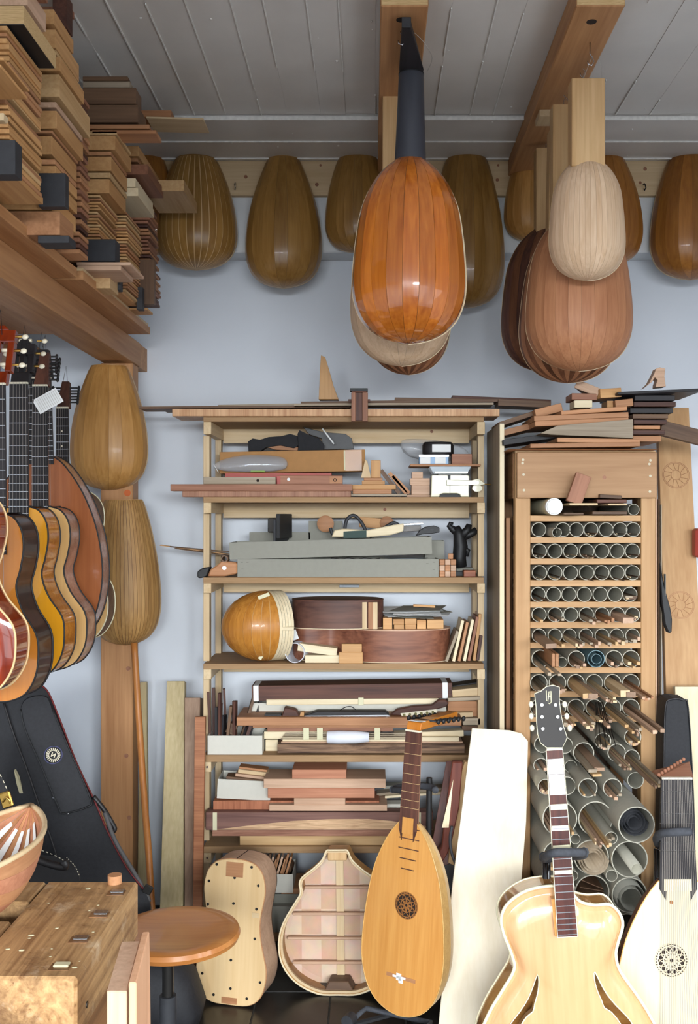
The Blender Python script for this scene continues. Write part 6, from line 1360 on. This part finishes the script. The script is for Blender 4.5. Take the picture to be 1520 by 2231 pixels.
# black gig bag
t = thing('gig_bag', 'black nylon gig bag with round white emblem leaning at the left', 'bag', None, (ux(180, 2.9), 2.95, 0))
BY = 2.95
def gp(x, y, Y=BY): return U(x, y, Y)-t.location
def lay(name, pts, Y, d, m, n=4, bev=.012, slope=0):
    q_ = catmull([(x, y) for x, y in pts], n, True); rs = []
    for dd, s_ in ((.0, .985), (d*.35, 1.0), (d, 1.0)):
        cx_, cy_ = sum(p[0] for p in q_)/len(q_), sum(p[1] for p in q_)/len(q_)
        rs.append([gp(cx_+(p[0]-cx_)*s_, cy_+(p[1]-cy_)*s_, Y-slope*(p[1]-1500)/700+dd) for p in q_])
    return obj(name, G().rings(rs), M[m], t, smooth=True)
lay('main_shell', ((-30,1560),(0,1512),(40,1494),(85,1490),(105,1510),(130,1570),(165,1660),(205,1745),(235,1815),(275,1890),(318,1945),(330,1990),(320,2080),(200,2110),(60,2080),(-30,2000)), 2.95, .14, 'nylon', slope=.25)
lay('front_pocket', ((45,1545),(60,1520),(98,1516),(112,1540),(150,1630),(196,1738),(190,1758),(140,1772),(128,1760),(90,1670),(55,1590)), 2.925, .05, 'nylon', slope=.25)
obj('piping', G().tube(catmull([gp(x, y, 2.944-.25*(y-1500)/700) for x, y in ((86,1490),(106,1510),(131,1570),(166,1660),(206,1745),(236,1815),(276,1890),(319,1945))], 4), .0026, 6), M['pipingred'], t, smooth=1)
obj('piping', G().tube(catmull([gp(x, y, 2.922-.25*(y-1500)/700) for x, y in ((112,1540),(150,1630),(196,1738),(190,1758),(140,1772),(128,1760),(90,1670),(55,1590),(45,1545))], 4), .0022, 6), M['black'], t, smooth=1)
obj('zip', G().tube(catmull([gp(x, y, 2.935-.25*(y-1500)/700) for x, y in ((8,1530),(30,1600),(60,1680),(92,1775),(112,1830),(135,1905))], 4), .0035, 6), M['leather'], t, smooth=1)
obj('lining_gap', G().prism([(gp(x, y).x, gp(x, y).z) for x, y in ((53,1662),(62,1680),(80,1735),(95,1775),(88,1768),(70,1730),(58,1690))], -.085, -.07), M['linen'], t)
em = obj('emblem', G().pipe(gp(116,1645,2.865), gp(116,1645,2.868), .0255, .0232, 28), M['blueing'], t)
c = gp(116,1645,2.864)
eg = G()
for i in range(20):
    a = 2*math.pi*i/20; q_ = G().box(-.0014, .0014, 0, .0008, .0140, .0205).xf(Matrix.Translation(c) @ Matrix.Rotation(a, 4, 'Y')); eg.add(q_.v, q_.f)
for q_ in (G().pipe(c, c+Vector((0,.0008,0)), .0138, .0122, 24), G().box(-.006,-.003,0,.0008,-.0065,.0065).xf(Matrix.Translation(c) @ Matrix.Rotation(.35, 4, 'Y')), G().box(.003,.006,0,.0008,-.0065,.0065).xf(Matrix.Translation(c) @ Matrix.Rotation(.35, 4, 'Y')), G().box(-.004,.004,0,.0008,-.0014,.0014).xf(Matrix.Translation(c) @ Matrix.Rotation(-.5, 4, 'Y'))): eg.add(q_.v, q_.f)
obj('emblem_mark', eg, M['stitch'], em)
for x, y in ((117,1738),(148,1773)): obj('stud', G().ball(gp(x, y, 2.84), .004, 8), M['steel'], t, smooth=1)
obj('strap', G().tube(catmull([gp(x, y, 2.86) for x, y in ((203,1735),(225,1762),(242,1790),(250,1806),(243,1812),(236,1795))], 4), [.007]*21, 7), M['leather'], t, smooth=1)
obj('side_strap', G().tube(catmull([gp(x, y, 2.80) for x, y in ((228,1770),(250,1830),(285,1890),(315,1940),(325,1965))], 4), .006, 7), M['nylong'], t, smooth=1)
obj('buckle', G().box(-.012, .012, -.004, .004, -.012, .012).xf(Matrix.Translation(gp(322,1938,2.76)) @ Matrix.Rotation(.5, 4, 'Y')), M['darkmetal'], t, bev=.002)
# hard case in front of it
t = thing('guitar_case', 'black hard case with cream stitching and brass latch at left edge', 'case', None, (ux(40, 2.45), 2.5, 0))
lay('shell', ((-60,1640),(-20,1668),(8,1700),(28,1755),(45,1800),(58,1850),(90,1862),(140,1870),(165,1890),(175,1915),(170,2010),(100,2060),(-60,2060)), 2.5, .12, 'leather')
for k_, pts in enumerate((((-10,1668),(12,1712),(28,1760),(48,1815),(60,1845)), ((66,1846),(100,1856),(135,1872),(150,1888)), ((145,1868),(162,1886),(173,1908)))):
    P = catmull([gp(x, y, 2.497) for x, y in pts], 8)
    for i in range(0, len(P)-1, 2): obj('stitch', G().cyl(P[i], P[i+1], .0011, n=5), M['stitch'], t)
lt = obj('latch', G().box(-.014, .014, -.006, .004, -.02, .02).xf(Matrix.Translation(gp(14,1742,2.495)) @ Matrix.Rotation(-.3, 4, 'Y')), M['brass'], t, bev=.003)
obj('latch_bow', G().tube(catmull([gp(x, y, 2.485) for x, y in ((6,1748),(12,1738),(20,1742),(22,1750))], 3), .0025, 6), M['brass'], lt, smooth=1)
obj('handle', G().tube(catmull([gp(x, y, 2.45) for x, y in ((55,1850),(62,1862),(90,1876),(122,1886),(142,1888),(138,1876))], 4), .010, 8), M['leather'], t, smooth=1)
obj('wire_tie', G().tube(catmull([gp(x, y, 2.46) for x, y in ((56,1868),(60,1885),(57,1905),(54,1890),(57,1868)) ], 3), .0012, 5), M['paper'], t)
# workbench
BT = .85; bx0, bx1, by0, by1 = -1.15, -.397, 1.352, 1.708
t = thing('workbench', 'old scarred beech workbench with dog holes at the left front', 'workbench', None, (-.6, 1.5, 0))
def wb(name, g, m, parent=None, **k): return obj(name, g.xf(Matrix.Translation(-t.location)), M[m], parent or t, **k)
sx = ux(0, 1.6); ym = 1.545
xs_ = bx1-.155
wb('dog_board', G().box(xs_+.001, bx1, by0, by1, BT-.092, BT), 'bench', bev=.004)
wb('rear_board', G().box(bx0, xs_-.001, ym+.072, by1, BT-.09, BT-.0005), 'bench', bev=.003)
wb('main_board', G().box(bx0, xs_-.001, by0, ym, BT-.09, BT-.001), 'bench', bev=.004)
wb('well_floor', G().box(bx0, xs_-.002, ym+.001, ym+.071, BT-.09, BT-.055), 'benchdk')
wb('front_rail', G().box(bx0, bx1-.012, by0-.10, by0-.006, BT-.16, BT-.06), 'bench', bev=.012)
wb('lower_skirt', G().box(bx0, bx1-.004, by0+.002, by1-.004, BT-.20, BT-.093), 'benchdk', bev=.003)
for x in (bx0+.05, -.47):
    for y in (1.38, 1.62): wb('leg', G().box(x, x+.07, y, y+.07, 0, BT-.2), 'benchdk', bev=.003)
for (px, py) in ((253,1946),(217,1993),(173,2048),(131,2107)):
    Yc = (H-BT)*F/(py-CY); x = ux(px, Yc)
    d = wb('dog_hole', G().box(x-.014, x+.014, Yc-.011, Yc+.011, BT-.0002, BT+.0008), 'benchdk')
    wb('dog_iron', G().box(x-.009, x+.012, Yc-.004, Yc+.009, BT+.0008, BT+.004), 'steel' if px > 150 else 'linen', d, bev=.001)
Yc = 1.70; wb('bench_stop', G().cyl((ux(250,Yc), Yc, BT), (ux(250,Yc), Yc, BT+.014), .012, n=12), 'cedarY', smooth=True)
wb('screw_head', G().cyl((bx1-.0005, 1.40, BT-.06), (bx1+.001, 1.40, BT-.06), .005, n=8), 'darkmetal')
random.seed(31)
for i in range(16): wb('plaster_spot', G().ball((random.uniform(xs_, bx1-.01), random.uniform(by0+.02, by1-.02), BT), random.uniform(.0015, .004), 6, (1.4, 1, .25)), 'linen', smooth=1)
# lute shell lying on the bench
t = thing('lute_shell', 'open lute shell with white paper strips inside lying on the bench', 'lute shell', None, U(-52, 1938, 1.50), (0, 0, 0))
t.location.z = BT+.002
prof = [(max(.001, .075*math.sin(math.pi*i/20)**.8), .0+.40*i/20) for i in range(21)]
n0 = set(bpy.data.objects)
bowl(t, prof, 1.45, 11, M['cedarZ'], M['paper'], .0004, mats=[M['cedarZ'], M['mahoglX']], th=.004, arc=.5)
MB = Matrix.Translation((.0, -.16, .118)) @ Matrix.Rotation(R(-90), 4, 'X') @ Matrix.Rotation(R(180), 4, 'Z')
for o in set(bpy.data.objects)-n0: o.matrix_local = MB
rim = [(w_, z) for w_, z in prof]+[(-w_, z) for w_, z in reversed(prof)]
o = obj('rim', G().tube([(x, 0, z) for x, z in rim], .0045, 6, True), M['pineX'], t, smooth=1); o.matrix_local = MB
for j in range(5):
    a = math.pi*(.2+.15*j); o = obj('paper_strip', G().rings([[(-(w_-.005)*math.cos(a+e)*.93, -(w_-.005)*1.45*.93*math.sin(a+e), z) for e in (-.11, .11)] for w_, z in prof[2:-2]], False), M['paper'], t); o.matrix_local = MB
# two boards standing at the end of the bench
for (x0, x1, yt, Y0, Y1, lb, m) in ((232,277,2160,1.25,1.345,'left of two pale boards standing in front of the bench','pinkZ'),(280,297,2141,1.245,1.345,'right of two pale boards standing in front of the bench','pinkZ2')):
    a, b, z = ux(x0, Y0), ux(x1, Y0), uz(yt, Y0)
    tag(obj('wood_board', G().hexa([(a,Y0,.001),(b,Y0,.001),(b-.004,Y1+.05,.001),(a-.004,Y1+.05,.001),(a,Y0,z),(b,Y0,z),(b-.016,Y1+.045,z+.004),(a-.016,Y1+.045,z+.003)]).xf(Matrix.Translation((-a, -Y0, 0))), M[m], None, (a, Y0, 0), bev=.0015), lb, 'board')
# round stool
SY = 2.54; c = U(383, 2024, SY)
t = thing('stool', 'round turned wooden stool on a steel post beside the bench', 'stool', None, (c.x, SY, 0))
R0 = .162
obj('seat', G().lathe([(.0,c.z-.034),(.10,c.z-.034),(R0-.02,c.z-.032),(R0-.004,c.z-.024),(R0,c.z-.013),(R0-.004,c.z-.003),(R0-.016,c.z+.001),(R0-.04,c.z-.001),(R0-.06,c.z-.004),(.05,c.z-.006),(.0005,c.z-.0065)][1:], 48), M['stool'], t, smooth=True)
obj('post', G().cyl((-.02, .0, .10), (-.02, 0, c.z-.034), .014, n=14), M['darkmetal'], t, smooth=True); obj('sleeve', G().cyl((-.02, 0, .09), (-.02, 0, .26), .021, n=14), M['slate'], t, smooth=True)
obj('lever', G().box(.05, .10, -.02, .01, c.z-.05, c.z-.0345), M['slate'], t, bev=.003); obj('under_plate', G().cyl((-.02,0,c.z-.045), (-.02,0,c.z-.0345), .06, n=16), M['black'], t)
for i in range(5):
    a = i*1.2566+.3; obj('foot', G().tube([(-.02, 0, .10), (-.02+.19*math.cos(a), .19*math.sin(a), .02)], [.016, .011], 8), M['slate'], t, smooth=1)
# black cloth bag on the floor behind the stool
t = thing('cloth_bag', 'black cloth bag slumped on the floor under the stool', 'bag', None, (ux(365, 2.95), 2.95, 0))
P = [(-.20,0),(-.21,.06),(-.17,.16),(-.08,.20),(.03,.19),(.08,.14),(.11,.05),(.10,0)]
obj('sack', G().rings([[(x*s_, y, z*s_) for x, z in P] for y, s_ in ((-.10,.75),(-.06,.98),(.02,1.0),(.10,.7))]), M['nylon'], t, smooth=1)
obj('white_cord', G().tube(catmull([(.0,-.07,.19),(.02,-.095,.12),(.035,-.10,.06),(.03,-.11,.0)], 4), .0014, 5), M['paper'], t)
